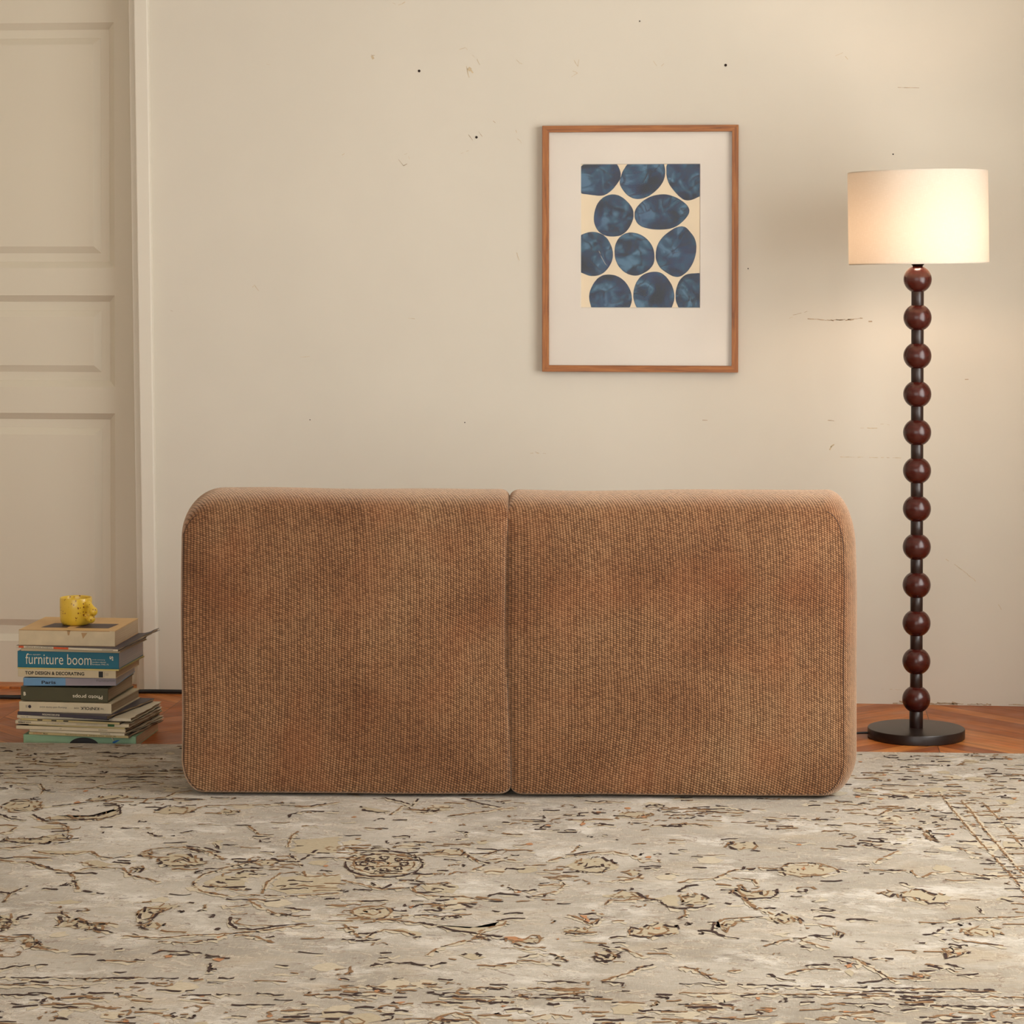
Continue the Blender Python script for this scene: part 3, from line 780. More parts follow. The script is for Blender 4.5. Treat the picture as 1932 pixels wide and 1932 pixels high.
k 88,-2359 114,-2377
b 56,-2488 89,-2485 115,-2502
k 75,-2320 99,-2293
k 250,-2144 270,-2172
P 204,-2236 222,-2220 239,-2232 224,-2262
P 242,-2246 279,-2207 319,-2231 347,-2264 325,-2301 289,-2318 260,-2293
k 252,-2259 279,-2271 297,-2310 335,-2300
k 275,-2200 286,-2206
b 295,-2103 319,-2055 370,-2042 417,-2075 453,-2071
k 418,-2068 446,-2075
k 74,-2575 106,-2584
P 107,-2559 117,-2540 130,-2544 120,-2571
b 48,-2609 73,-2625 99,-2652
k 51,-2645 67,-2655
k 113,-2722 134,-2748 149,-2758
k 135,-2702 165,-2745 190,-2816
b 141,-2713 173,-2779 212,-2863
k -10,-2826 9,-2857 36,-2865
k 56,-2770 81,-2760 99,-2763
O 127,-2761 139,-2742 136,-2771 129,-2778
C 120,-2801 133,-2788 145,-2804 132,-2828
b 21,-2828 40,-2804 65,-2790 114,-2785
k 143,-2870 179,-2856 196,-2832
b -165,-2802 -134,-2816 -108,-2863 -83,-2883
k -165,-2797 -130,-2816
b -78,-2816 -56,-2808
O 242,-2816 261,-2809 254,-2824
P 227,-2818 247,-2794 274,-2802 266,-2830 238,-2833
k 227,-2820 235,-2834 266,-2834
k 253,-2787 281,-2779
k 273,-2542 297,-2527 312,-2488 295,-2457
k 298,-2565 313,-2575
b 324,-2562 357,-2583 413,-2602
P 302,-2649 320,-2617 347,-2638 337,-2681 306,-2684
P 344,-2497 372,-2475 413,-2490 418,-2515 380,-2537 352,-2528
k 251,-2594 273,-2598
k 333,-2421 357,-2416
b 322,-2435 371,-2410 469,-2394
k 318,-2500 328,-2505
O 323,-2659 333,-2652 329,-2670
k 268,-2746 294,-2766
k 303,-2731 332,-2762
k 316,-2803 354,-2794
b 265,-2735 301,-2754 318,-2786
k 387,-2322 392,-2348 390,-2375
k 437,-2261 462,-2280
k 436,-1934 463,-1955
b 385,-1826 411,-1873 432,-1887
k 402,-1906 430,-1922
k -161,-2905 -119,-2900 -79,-2906
k -61,-2898 21,-2898 112,-2897 160,-2894
k 166,-2895 259,-2891
k 271,-2892 328,-2888 382,-2887
b -159,-2961 -9,-2950 170,-2942 418,-2927
k 106,-2995 183,-2990 274,-2986
k 278,-2989 344,-2989 412,-2989
k 44,-2992 68,-2992
k -134,-3003 -101,-3000
k -157,-3030 -139,-3024
b -139,-3026 -98,-3017 -65,-3029
k -89,-3016 -65,-3027
O 114,-3033 126,-3038 117,-3046
O 286,-3033 296,-3027 291,-3043
O 352,-3036 360,-3040 356,-3051
O -73,-3090 -61,-3087 -67,-3101
O -153,-3123 -142,-3119 -144,-3129
k -47,-3072 -26,-3070
k -15,-2919 9,-2922
k 78,-2910 90,-2924
k 161,-3026 190,-3038
k 255,-2913 297,-2910
k 327,-2900 363,-2901
k -54,-2966 -30,-2958
k 208,-2959 237,-2962
b 96,-3073 119,-3060 165,-3075
b 252,-3056 282,-3043 321,-3059
b 382,-1250 393,-1378 405,-1490 419,-1617 435,-1754 449,-1869 462,-1971 477,-2084 487,-2207
W 386,-1245 397,-1377 409,-1490 424,-1616 439,-1754 453,-1868 466,-1971 481,-2084 491,-2199
b 426,-1355 440,-1449 453,-1631 470,-1784 488,-1960 501,-2059
b 474,-1369 496,-1537 510,-1678 523,-1828
W 431,-1350 444,-1449 457,-1631 474,-1784 492,-1960 502,-2044
k 398,-1416 417,-1425
k 406,-1490 424,-1500
b 431,-1477 454,-1482
k 414,-1563 432,-1572
k 421,-1634 439,-1643
b 446,-1621 468,-1626
k 429,-1703 446,-1712
k 436,-1771 453,-1779
b 460,-1758 482,-1763
k 443,-1837 460,-1845
k 450,-1901 467,-1909
b 473,-1889 494,-1893
k 457,-1964 473,-1971
k 463,-2025 480,-2032
b 486,-2013 507,-2017
k 470,-2085 486,-2092
k 417,-1599 455,-1604
k 503,-1581 546,-1586
k 511,-1356 526,-1374
k 520,-1306 556,-1312
O 543,-1313 556,-1302 549,-1338
k 508,-1660 534,-1710
k 388,-1319 399,-1338"""
ZB = [RT+.0004, RT+.0007, RT+.0010, RT+.0013]
for line in RUG.split('\n'):
    tk = line.split(' '); t = tk[0]
    pts = [to_rug(*[int(v)/1000 for v in p.split(',')]) for p in tk[1:]]
    off = [(p[0]+.002, p[1]-.008) for p in pts]  # pale band beside each stroke: highlight painted in to suggest carved pile
    if t == 'k':
        ribbon(off, .012, .010, 4, ZB[1], .85, .003); ribbon(pts, .0075, .0050, 1, ZB[2], .93)
    elif t == 'b':
        ribbon(off, .014, .010, 4, ZB[1], .9, .003); ribbon(pts, .0065, .0045, 2, ZB[2], .93); ribbon([(p[0], p[1]-.002) for p in pts], .004, .003, 1, ZB[3], .35)
    elif t == 'K': ribbon(pts, .012, .006, 1, ZB[2])
    elif t == 'C': blob(pts, 5, ZB[0])
    elif t == 'P':
        blob(pts, 5, ZB[0], .007); cl = pts+[pts[0]]
        ribbon(cl, .0065, .0045, 1, ZB[3], .4, .005); ribbon(cl, .0065, .004, 2, ZB[2], .62, .005)
        cx = sum(p[0] for p in pts)/len(pts); cy = sum(p[1] for p in pts)/len(pts)
        for k in range(2): ribbon([(cx+(p[0]-cx)*(.62-.3*k), cy+(p[1]-cy)*(.62-.3*k)) for p in cl], .006, .004, 2-k, ZB[2], .6, .003)
    elif t == 'O': blob(pts, 3, ZB[2], .004)
    elif t == 'W': ribbon(pts, .01, .006, 4, ZB[1], .97)
# scattered remains of the worn border and field pattern
def dash(x, y, L, mi, dy=0):
    k = max(2, int(L/.012)); pts = []; yy = y
    for i in range(k+1):
        pts.append((x+L*i/k, yy)); yy += rr.uniform(-.006, .006)+dy
    ribbon([(p[0]+.003, p[1]-.009) for p in pts], .011, .008, 4, ZB[0], .8, .003)  # paler ribbon on the near side is a painted relief highlight
    ribbon(pts, rr.uniform(.005, .0095), .0045, mi, ZB[2], .9)
def curl(x, y, r, mi):
    a0 = rr.uniform(0, 6.28); sw = rr.uniform(2, 5); k = 10
    pts = [(x+r*math.cos(a0+sw*i/k)*rr.uniform(.85, 1.1), y+r*math.sin(a0+sw*i/k)*.9) for i in range(k+1)]
    ribbon(pts, .006, .0042, mi, ZB[2], .8, .002)
def dens(x, y):
    # busy in the borders, calm in the open field
    d = .16
    if y > -.42: d = .55
    if y < -2.13: d = 1.15
    if x > .78: d = .9
    if x > .45 and y > -1.1: d = max(d, .75)
    if -.1 < x < .78 and -.9 < y < -.3: d = max(d, .5)
    if math.hypot((x+.42), (y+1.37)) < .36: d = max(d, .6)
    return d*(.35+1.3*noise.noise(Vector((x*3.1, y*5, 3)))**2*6+.3)
cnt = 0
for i in range(11000):
    x = rr.uniform(RX0+.02, 1.45); y = rr.uniform(-2.9, -.02)
    if rr.random() > dens(x, y)*.66: continue
    q = rr.random(); cnt += 1
    if q < .36: dash(x, y, rr.uniform(.015, .05), 1)
    elif q < .70: dash(x, y, rr.uniform(.02, .06), 2)
    elif q < .90: curl(x, y, rr.uniform(.006, .022), 1 if rr.random() < .45 else 2)
    elif q < .94:
        r = rr.uniform(.003, .008); blob([(x+r*math.cos(a), y+r*1.6*math.sin(a)) for a in (0, 1, 2, 3, 4, 5)], 3, ZB[1], .002)
    else:
        r = rr.uniform(.012, .03); blob([(x+r*math.cos(a), y+r*1.2*math.sin(a)) for a in (0, 1, 2, 3, 4, 5)], rr.choice((4, 4, 5)), ZB[0], .007)
rug = from_bm('rug', bm, rug_mats(), None, False, (rugc[0], rugc[1], 0), (0, 0, RUG_ANG))
tag(rug, 'large worn cream and greige rug with faded brown floral tracery covering the wooden floor', 'rug')

# ================================================================= sofa (seen from behind)
SOFA_LOC = (-.599, -1.428, RT+.0015); SOFA_RZ = R(4.3)
sofa = empty('sofa', SOFA_LOC, SOFA_RZ)
tag(sofa, 'low brown knitted two-seat sofa seen from behind, standing on the patterned rug', 'sofa')
def outline(x0, x1, z0, z1, radii, seg=16, per=26):
    # closed outline, counter-clockwise from lower left; radii = (ll, lr, ur, ul), each (rx, rz)
    cs = [((x0, z0), radii[0], PI), ((x1, z0), radii[1], 1.5*PI), ((x1, z1), radii[2], 0), ((x0, z1), radii[3], .5*PI)]
    pts = []
    arcs = []
    for (cx, cz), (rx, rz), a0 in cs:
        ox = cx+rx if cx == x0 else cx-rx; oz = cz+rz if cz == z0 else cz-rz
        arcs.append([(ox+rx*math.cos(a0+PI/2*i/seg), oz+rz*math.sin(a0+PI/2*i/seg)) for i in range(seg+1)])
    for i in range(4):
        pts += arcs[i]
        a, b = arcs[i][-1], arcs[(i+1)%4][0]
        pts += [(a[0]+(b[0]-a[0])*k/per, a[1]+(b[1]-a[1])*k/per) for k in range(1, per)]
    return pts
H = .7075
SEAM = -.0085
def cushion(name, x0, x1, z0, z1, y0, y1, radii, ins_l, ins_r, ins_t, ins_b, rd, parent, seed, puff=.012, warp=None):
    bm = bmesh.new(); O = outline(x0, x1, z0, z1, radii); n = len(O)
    cx, cz = (x0+x1)/2, (z0+z1)/2
    def ins(k):
        out = []
        for x, z in O:
            tx = max(0, min(1, (x-x0)/(x1-x0))); tz = max(0, min(1, (z-z0)/(z1-z0)))
            wl = max(0, 1-tx/.30)**2; wr = max(0, 1-(1-tx)/.30)**2; wt = max(0, 1-(1-tz)/.30)**2; wb_ = max(0, 1-tz/.30)**2
            out.append((x+k*(ins_l*wl-ins_r*wr), z+k*(ins_b*wb_-ins_t*wt)))
        return out
    prof = []
    K = 9
    for i in range(K+1):
        a = PI/2*i/K; prof.append((1-math.sin(a), y0+rd*(1-math.cos(a)) if False else y0+rd*(1-math.cos(a))))
    rings = []
    Y = [(1-math.sin(PI/2*i/K), y0+rd*(1-math.cos(PI/2*i/K))) for i in range(K+1)]
    Y += [(0, y0+rd+(y1-y0-2*rd)*t) for t in (.2, .4, .6, .8)]
    Y += [(1-math.cos(PI/2*i/K), y1-rd+rd*math.sin(PI/2*i/K)) for i in range(K+1)]
    for k, y in Y: rings.append([(x, y, z) for x, z in ins(k)])
    front = []; F = 20
    base = rings[0]
    for j in range(1, F):
        s = 1-j/F; ff = []
        for x, y, z in base:
            ff.append((cx+(x-cx)*s, y-puff*(1-s**3), cz+(z-cz)*s))
        front.append(ff)
    back = [[(cx+(x-cx)*(1-j/6), y1+puff*.6*(j/6), cz+(z-cz)*(1-j/6)) for x, y, z in rings[-1]] for j in range(1, 6)]
    allr = front[::-1]+rings+back
    def soft(p):
        v = Vector(p); q = v*3.0+Vector((seed, seed*.7, 0)); q2 = v*7+Vector((seed, 3, 1))
        a = .006
        d = Vector((noise.noise(q), noise.noise(q+Vector((9, 0, 0))), noise.noise(q+Vector((0, 9, 0)))))*a
        d += Vector((0, noise.noise(q2), noise.noise(q2+Vector((5, 5, 5)))*.5))*.003
        if v.z < z0+.03: d.z *= .3
        sa_ = min(1, abs(v.x-SEAM)/.08); d.x *= sa_; d.y *= .4+.6*sa_; v = v+d
        if warp: v = warp(v); v.z -= max(0, v.y-.075)*.15*max(0, min(1, (v.z-.4)/.25))
        if v.z < 0: v.z = 0
        return v
    V = [[bm.verts.new(soft(p)) for p in r] for r in allr]
    for a, b in zip(V, V[1:]):
        for i in range(n):
            bm.faces.new((a[i], a[(i+1)%n], b[(i+1)%n], b[i]))
    c0 = bm.verts.new(soft((cx, y0-puff, cz))); c1 = bm.verts.new(soft((cx, y1+puff*.6, cz)))
    for i in range(n):
        bm.faces.new((c0, V[0][(i+1)%n], V[0][i])); bm.faces.new((c1, V[-1][i], V[-1][(i+1)%n]))
    flat_normals(bm)
    o = from_bm(name, bm, M['fabric'], parent, True)
    return o, [soft(p) for p in rings[1]], O
def warp_l(v):
    t = v.z/H; wx = max(0, min(1, (SEAM-v.x)/.78))
    v.x += wx*(.006*(1-t))*-1
    # seam edge follows a shallow S
    ws = max(0, 1-(SEAM-v.x)/.12); v.x += ws*(.006*math.cos(t*PI*1.6)-.001)
    return v
def warp_r(v):
    t = v.z/H; wx = max(0, min(1, (v.x-SEAM)/.78))
    v.x += wx*.005*math.sin((1-t)*PI*.8)*1.2
    ws = max(0, 1-(v.x-SEAM)/.12); v.x += ws*(.006*math.cos(t*PI*1.6)-.001)
    return v
bl, edge_l, Ol = cushion('backrest', -.768, SEAM+.0006, 0, H, .0, .26, ((.055,.085), (.03,.02), (.022,.022), (.095,.105)), .014, .001, .050, .014, .062, sofa, 1.3, .014, warp_l)
br, edge_r, Or = cushion('backrest', SEAM-.0006, .791, 0, H-.003, .0, .26, ((.03,.02), (.075,.10), (.06,.125), (.022,.022)), .001, .042, .050, .014, .062, sofa, 4.1, .014, warp_r)
cushion('seat', -.765, SEAM-.002, 0, .40, .245, .86, ((.03,.03), (.03,.03), (.03,.03), (.03,.03)), .02, .01, .02, .02, .06, sofa, 7.7, .02)
cushion('seat', SEAM+.002, .775, 0, .40, .245, .86, ((.03,.03), (.03,.03), (.03,.03), (.03,.03)), .01, .02, .02, .02, .06, sofa, 2.2, .02)
# stitched seams where front and side panels meet
def seam(edge, O, xs, side, par):
    n = len(edge)
    sel = [edge[i] for i in range(n) if ((O[i][0] > xs) if side > 0 else (O[i][0] < xs))]
    if side < 0:
        # keep the run contiguous around the left side (list wraps)
        idx = [i for i in range(n) if O[i][0] < xs]
        br_ = next((k for k in range(1, len(idx)) if idx[k] != idx[k-1]+1), 0)
        idx = idx[br_:]+idx[:br_]
        sel = [edge[i] for i in idx]
    sel = [p for p in sel if p.z > .012]
    bm = bmesh.new(); tube(bm, [Vector((p.x, p.y+.0002, p.z)) for p in sel], .0009, 6)
    from_bm('side_seam', bm, M['thread'], par, True)
seam(edge_r, Or, .789-.05, 1, br)
seam(edge_l, Ol, -.768+.04, -1, bl)

# ================================================================= framed print
frame = empty('picture_frame', (-.3805, 0, .9358))
tag(frame, 'wooden framed print of dark blue watercolour pebbles hanging on the cream wall', 'picture')
FW, FH, FB, FD = .5552, .6985, .0182, .028
def wood_mat(name, a, b, c, axis):
    m = NT(name); co = m.coord(); sc_ = (60, 60, 3) if axis == 'z' else (3, 60, 60)
    n = m.noise(m.mapping(co, sc_), 2.5, 5, .65, .6)
    m.set(Base_Color=m.ramp(n, [(.3, srgb(*a)), (.5, srgb(*b)), (.72, srgb(*c))]), Roughness=.42); m.bump(n, .1, .001); return m.m
M['fwz'] = wood_mat('frame_wood_upright', (112, 62, 22), (156, 94, 40), (178, 116, 54), 'z')
M['fwx'] = wood_mat('frame_wood_level', (112, 62, 22), (156, 94, 40), (178, 116, 54), 'x')
def rail(pa, mat, nm='frame_rail'):
    # mitred rail: pa = four (x,z) corners outer a,b inner b,a
    bm = bmesh.new()
    f = [bm.verts.new((x, -FD, z)) for x, z in pa]; k = [bm.verts.new((x, -.001, z)) for x, z in pa]
    bm.faces.new(f); bm.faces.new(k[::-1])
    for i in range(4): bm.faces.new((f[i], k[i], k[(i+1)%4], f[(i+1)%4]))
    flat_normals(bm); bmesh.ops.bevel(bm, geom=[e for e in bm.edges if all(v.co.y < -FD+.001 for v in e.verts)], offset=.0012, segments=2, affect='EDGES')
    return from_bm(nm, bm, mat, frame)
a = FW/2; ai = a-FB
rail([(-a, 0), (a, 0), (ai, FB), (-ai, FB)], M['fwx']); rail([(-a, FH), (-ai, FH-FB), (ai, FH-FB), (a, FH)], M['fwx'])
rail([(-a, 0), (-ai, FB), (-ai, FH-FB), (-a, FH)], M['fwz']); rail([(a, 0), (a, FH), (ai, FH-FB), (ai, FB)], M['fwz'])
PX0, PX1, PZ0, PZ1 = -.1700, .1700, .1815, .5905      # print opening, in the frame's own coordinates
bm = bmesh.new()
def ringq(o, i, yo, yi):
    vo = [bm.verts.new((x, yo, z)) for x, z in ((o[0], o[2]), (o[1], o[2]), (o[1], o[3]), (o[0], o[3]))]
    vi = [bm.verts.new((x, yi, z)) for x, z in ((i[0], i[2]), (i[1], i[2]), (i[1], i[3]), (i[0], i[3]))]
    for k in range(4): bm.faces.new((vo[k], vo[(k+1)%4], vi[(k+1)%4], vi[k]))
P_ = (PX0, PX1, PZ0, PZ1); Pi = (PX0+.0015, PX1-.0015, PZ0+.0015, PZ1-.0015)
ringq((-ai-.003, ai+.003, FB-.003, FH-FB+.003), P_, -.009, -.009); ringq(P_, Pi, -.009, -.0065)
from_bm('mat_board', bm, plain('mat_board', (228, 217, 202), .85, .02, 8), frame)
def ink_mat():
    m = NT('blue_watercolour'); co = m.coord(); at = m.n('ShaderNodeAttribute', attribute_name='edge').outputs['Fac']
    sd = m.n('ShaderNodeAttribute', attribute_name='seed').outputs['Fac']
    v = m.n('ShaderNodeVectorMath', operation='ADD'); m.l(co, v.inputs[0]); m.l(m.comb(sd, 0.0, m.math('MULTIPLY', sd, 1.7)), v.inputs[1]); v = v.outputs[0]
    n1 = m.noise(m.mapping(v, (1, 1, 1.2)), 14, 4, .55, 1.2); n2 = m.noise(v, 50, 4, .6, 1.0); n3 = m.noise(v, 9, 2)
    col = m.ramp(m.math('ADD', m.math('MULTIPLY', n1, .8), m.math('MULTIPLY', n2, .2)), [(.40, srgb(14, 22, 38)), (.47, srgb(28, 50, 80)), (.53, srgb(36, 78, 102)), (.60, srgb(78, 116, 142))])
    # tide lines left where washes dried
    tl = m.math('ABSOLUTE', m.math('SUBTRACT', m.noise(v, 10, 3, .5, 1.6), .5))
    col = m.mix(m.ramp(tl, [(0, BW(.95)), (.018, BW(.5)), (.05, BW(0))]), col, srgb(14, 18, 36))
    col = m.mix(m.ramp(n3, [(.45, BW(0)), (.7, BW(.5))]), col, srgb(40, 52, 100))
    col = m.mix(m.ramp(at, [(.55, BW(0)), (1, BW(.7))]), col, srgb(18, 26, 48))
    m.set(Base_Color=col, Roughness=.8); return m.m
PEB = [[(-0.1797, 0.5968), (-0.0709, 0.5968), (-0.0596, 0.5788), (-0.0546, 0.5608), (-0.0573, 0.545), (-0.0755, 0.5202), (-0.0913, 0.5067), (-0.1095, 0.4988), (-0.1412, 0.5026), (-0.1797, 0.5078)], [(-0.0279, 0.6013), (0.0639, 0.6013), (0.0707, 0.5743), (0.0707, 0.5562), (0.0628, 0.5337), (0.0424, 0.5112), (0.0175, 0.4943), (-0.012, 0.4886), (-0.0369, 0.4999), (-0.0528, 0.5202), (-0.0601, 0.536), (-0.0551, 0.5562), (-0.0483, 0.5743)], [(0.0753, 0.6013), (0.1897, 0.6013), (0.1897, 0.5089), (0.1512, 0.4886), (0.1308, 0.4853), (0.1172, 0.4909), (0.0991, 0.5089), (0.0809, 0.5315), (0.0723, 0.5608)], [(-0.1333, 0.4301), (-0.1299, 0.4571), (-0.1231, 0.4774), (-0.1072, 0.4954), (-0.0891, 0.5033), (-0.0709, 0.5044), (-0.0528, 0.4977), (-0.0347, 0.4819), (-0.0211, 0.4639), (-0.0184, 0.4481), (-0.0199, 0.4323), (-0.0301, 0.4098), (-0.0437, 0.394), (-0.0596, 0.385), (-0.0913, 0.3839), (-0.1095, 0.3906), (-0.1253, 0.4053)], [(-0.017, 0.4368), (-0.0165, 0.4571), (-0.0029, 0.4774), (0.022, 0.4954), (0.0515, 0.504), (0.0764, 0.504), (0.1013, 0.4954), (0.124, 0.4819), (0.1365, 0.4684), (0.1403, 0.4548), (0.1331, 0.4391), (0.1127, 0.4188), (0.0923, 0.4075), (0.0628, 0.403), (0.0243, 0.4053), (-0.0052, 0.4154)], [(-0.1865, 0.3805), (-0.1548, 0.3951), (-0.1367, 0.3985), (-0.1163, 0.3951), (-0.0981, 0.385), (-0.0845, 0.3647), (-0.0773, 0.3422), (-0.0777, 0.3196), (-0.0868, 0.2994), (-0.1027, 0.2813), (-0.1185, 0.2734), (-0.1412, 0.2712), (-0.1571, 0.2768), (-0.1865, 0.2915)], [(-0.0739, 0.3354), (-0.0721, 0.3602), (-0.0619, 0.3805), (-0.0437, 0.394), (-0.0233, 0.3967), (0.0016, 0.3906), (0.0243, 0.3737), (0.0379, 0.3512), (0.0413, 0.3286), (0.039, 0.3061), (0.0243, 0.2881), (0.0061, 0.2779), (-0.012, 0.2719), (-0.0324, 0.2757), (-0.0528, 0.2881), (-0.0687, 0.3106)], [(0.0428, 0.3309), (0.0469, 0.3579), (0.0605, 0.3805), (0.0787, 0.3963), (0.0991, 0.4098), (0.1172, 0.4138), (0.1308, 0.4098), (0.1399, 0.3985), (0.1535, 0.3827), (0.1603, 0.3579), (0.1569, 0.3286), (0.1467, 0.3016), (0.1285, 0.2791), (0.1104, 0.2689), (0.0945, 0.2701), (0.0741, 0.2813), (0.056, 0.2948), (0.0458, 0.3129)], [(-0.1344, 0.1687), (-0.1462, 0.2047), (-0.1446, 0.2272), (-0.1321, 0.2543), (-0.114, 0.2723), (-0.0913, 0.2775), (-0.0664, 0.2734), (-0.0437, 0.2588), (-0.0279, 0.234), (-0.0229, 0.2115), (-0.0245, 0.1934), (-0.0369, 0.1687)], [(-0.0029, 0.1687), (-0.0188, 0.2002), (-0.0206, 0.2227), (-0.0143, 0.2498), (-0.0007, 0.2701), (0.0175, 0.2813), (0.0424, 0.2854), (0.0605, 0.2813), (0.0764, 0.2678), (0.09, 0.2475), (0.0975, 0.2227), (0.0968, 0.2002), (0.0832, 0.1687)], [(0.1172, 0.1687), (0.1013, 0.1957), (0.0995, 0.2205), (0.1036, 0.243), (0.1127, 0.2633), (0.1285, 0.2768), (0.1467, 0.2798), (0.192, 0.2813), (0.192, 0.1687)]]
bm = bmesh.new(); le = bm.verts.layers.float.new('edge'); ls = bm.verts.layers.float.new('seed')
pv = [bm.verts.new(p) for p in ((PX0-.002, -.0060, PZ0-.002), (PX1+.002, -.0060, PZ0-.002), (PX1+.002, -.0060, PZ1+.002), (PX0-.002, -.0060, PZ1+.002))]
bm.faces.new(pv)
pr = random.Random(5)
for si, pts in enumerate(PEB):
    P = [Vector((x, z)) for x, z in pts]
    for _ in range(3):
        Q = []
        for i in range(len(P)):
            a_, b_ = P[i], P[(i+1)%len(P)]; Q += [a_*.75+b_*.25, a_*.25+b_*.75]
        P = Q
    c = sum(P, Vector((0, 0)))/len(P)
    P = [p+Vector((pr.uniform(-1, 1), pr.uniform(-1, 1)))*.0003 for p in P]
    cl = lambda p: (min(max(p.x, PX0), PX1), min(max(p.y, PZ0), PZ1))
    rs = []
    for s, e in ((1, 1), (.95, .6), (.88, 0), (.5, 0)):
        r = []
        for p in P:
            q = cl(c+(p-c)*s); v = bm.verts.new((q[0], -.0062, q[1])); v[le] = e; v[ls] = si*1.37; r.append(v)
        rs.append(r)
    vc = bm.verts.new((c.x, -.0062, c.y)); vc[ls] = si*1.37
    n = len(P)
    for ra, rb in zip(rs, rs[1:]):
        for i in range(n):
            try: bm.faces.new((ra[i], ra[(i+1)%n], rb[(i+1)%n], rb[i])).material_index = 1
            except ValueError: pass
    for i in range(n): bm.faces.new((rs[-1][i], rs[-1][(i+1)%n], vc)).material_index = 1
# a hair-thin pale scratch on one pebble
sx = lambda x, z: (PX0+(x-103)/1500*(PX1-PX0), -.0066, PZ1-(z-58)/1815*(PZ1-PZ0))
for a_, b_ in (((335,1155),(352,1190)), ((358,1215),(418,1325)), ((418,1325),(440,1330))):
    p, q = Vector(sx(*a_)), Vector(sx(*b_)); n_ = Vector((.0004, 0, .0002))
    bm.faces.new([bm.verts.new(v) for v in (p-n_, q-n_, q+n_, p+n_)]).material_index = 2
from_bm('print', bm, [plain('print_paper', (238, 218, 184), .85, .03, 12), ink_mat(), plain('scratch', (200, 190, 170), .8)], frame)
boxobj('backing_board', (-ai, ai, -.0052, -.0012, FB, FH-FB), plain('backing_board', (170, 150, 120), .9), frame)
gg = NT('picture_glass'); tr = gg.n('ShaderNodeBsdfTransparent'); gl = gg.n('ShaderNodeBsdfGlossy'); gl.inputs['Roughness'].default_value = .03
fr = gg.n('ShaderNodeFresnel'); fr.inputs[0].default_value = 1.25
mx = gg.n('ShaderNodeMixShader'); gg.l(fr.outputs[0], mx.inputs[0]); gg.l(tr.outputs[0], mx.inputs[1]); gg.l(gl.outputs[0], mx.inputs[2]); gg.l(mx.outputs[0], gg.out.inputs[0])
boxobj('glass_pane', (-ai, ai, -.0125, -.0105, FB, FH-FB), gg.m, frame)

# ================================================================= floor lamp
lamp = empty('floor_lamp', (.3712, -.503, 0))
tag(lamp, 'tall floor lamp with stacked dark red wooden balls and a lit white drum shade', 'floor lamp')
def ball_mat():
    m = NT('oxblood_wood'); co = m.coord()
    n = m.noise(m.mapping(co, (12, 12, 40)), 3, 5, .6, .5)
    m.set(Base_Color=m.ramp(n, [(.3, srgb(56, 17, 11)), (.7, srgb(70, 22, 14))]), Roughness=.25)
    m.b.inputs['Specular IOR Level'].default_value = .5
    return m.m
M['ball'] = ball_mat()
M['neck'] = plain('dark_stained_wood', (36, 18, 13), .34, .15, 60)
M['base'] = plain('black_stained_wood', (34, 22, 17), .34, .2, 14)
M['metal'] = plain('black_metal', (28, 22, 20), .4, Metallic=.6)
bm = bmesh.new(); lathe(bm, [(0, .0), (.124, .0), (.1265, .002), (.1265, .0235), (.1255, .0255), (.122, .0262), (0, .0262)], 96)
flat_normals(bm); ob = from_bm('base', bm, M['base'], lamp, True)
def autosmooth(o, ang=35):
    me = o.data; bm = bmesh.new(); bm.from_mesh(me)
    for e in bm.edges:
        if len(e.link_faces) == 2 and e.calc_face_angle(0) > R(ang): e.smooth = False
    bm.to_mesh(me); bm.free()
autosmooth(ob)
BR = .0367; zs = [.1004+i*.10013 for i in range(12)]
zz = [.024]+zs
for i in range(12):
    z0 = .0262 if i == 0 else zs[i-1]+BR*.86; z1 = zs[i]-BR*.86
    bm = bmesh.new(); r = .0178 if i == 0 else .0163
    lathe(bm, [(r*.9, z0-.003), (r, z0-.0005), (r, z1+.002), (r*.9, z1+.004)], 32)
    from_bm('neck', bm, M['neck'], lamp, True)
for z in zs:
    bm = bmesh.new(); k = 20
    lathe(bm, [(BR*math.cos(a), BR*.985*math.sin(a)) for a in [(-PI/2+PI*i/k) for i in range(k+1)]], 40)
    bmesh.ops.remove_doubles(bm, verts=bm.verts, dist=1e-5)
    from_bm('ball', bm, M['ball'], lamp, True, (0, 0, z))
bm = bmesh.new(); lathe(bm, [(0, 1.235), (.012, 1.235), (.019, 1.244), (.0195, 1.246), (.012, 1.248), (.012, 1.262), (0, 1.262)], 32)
soc = from_bm('socket', bm, M['metal'], lamp, True)
bulb = NT('lit_bulb'); em = bulb.n('ShaderNodeEmission'); em.inputs[0].default_value = (1.0, .70, .50, 1); em.inputs[1].default_value = 88
bulb.l(em.outputs[0], bulb.out.inputs[0])
bm = bmesh.new(); lathe(bm, [(0, .0), (.012, .0), (.013, .018), (.024, .035), (.030, .055), (.027, .075), (.016, .088), (0, .092)], 32)
from_bm('bulb', bm, bulb.m, lamp, True, (0, 0, 1.262))
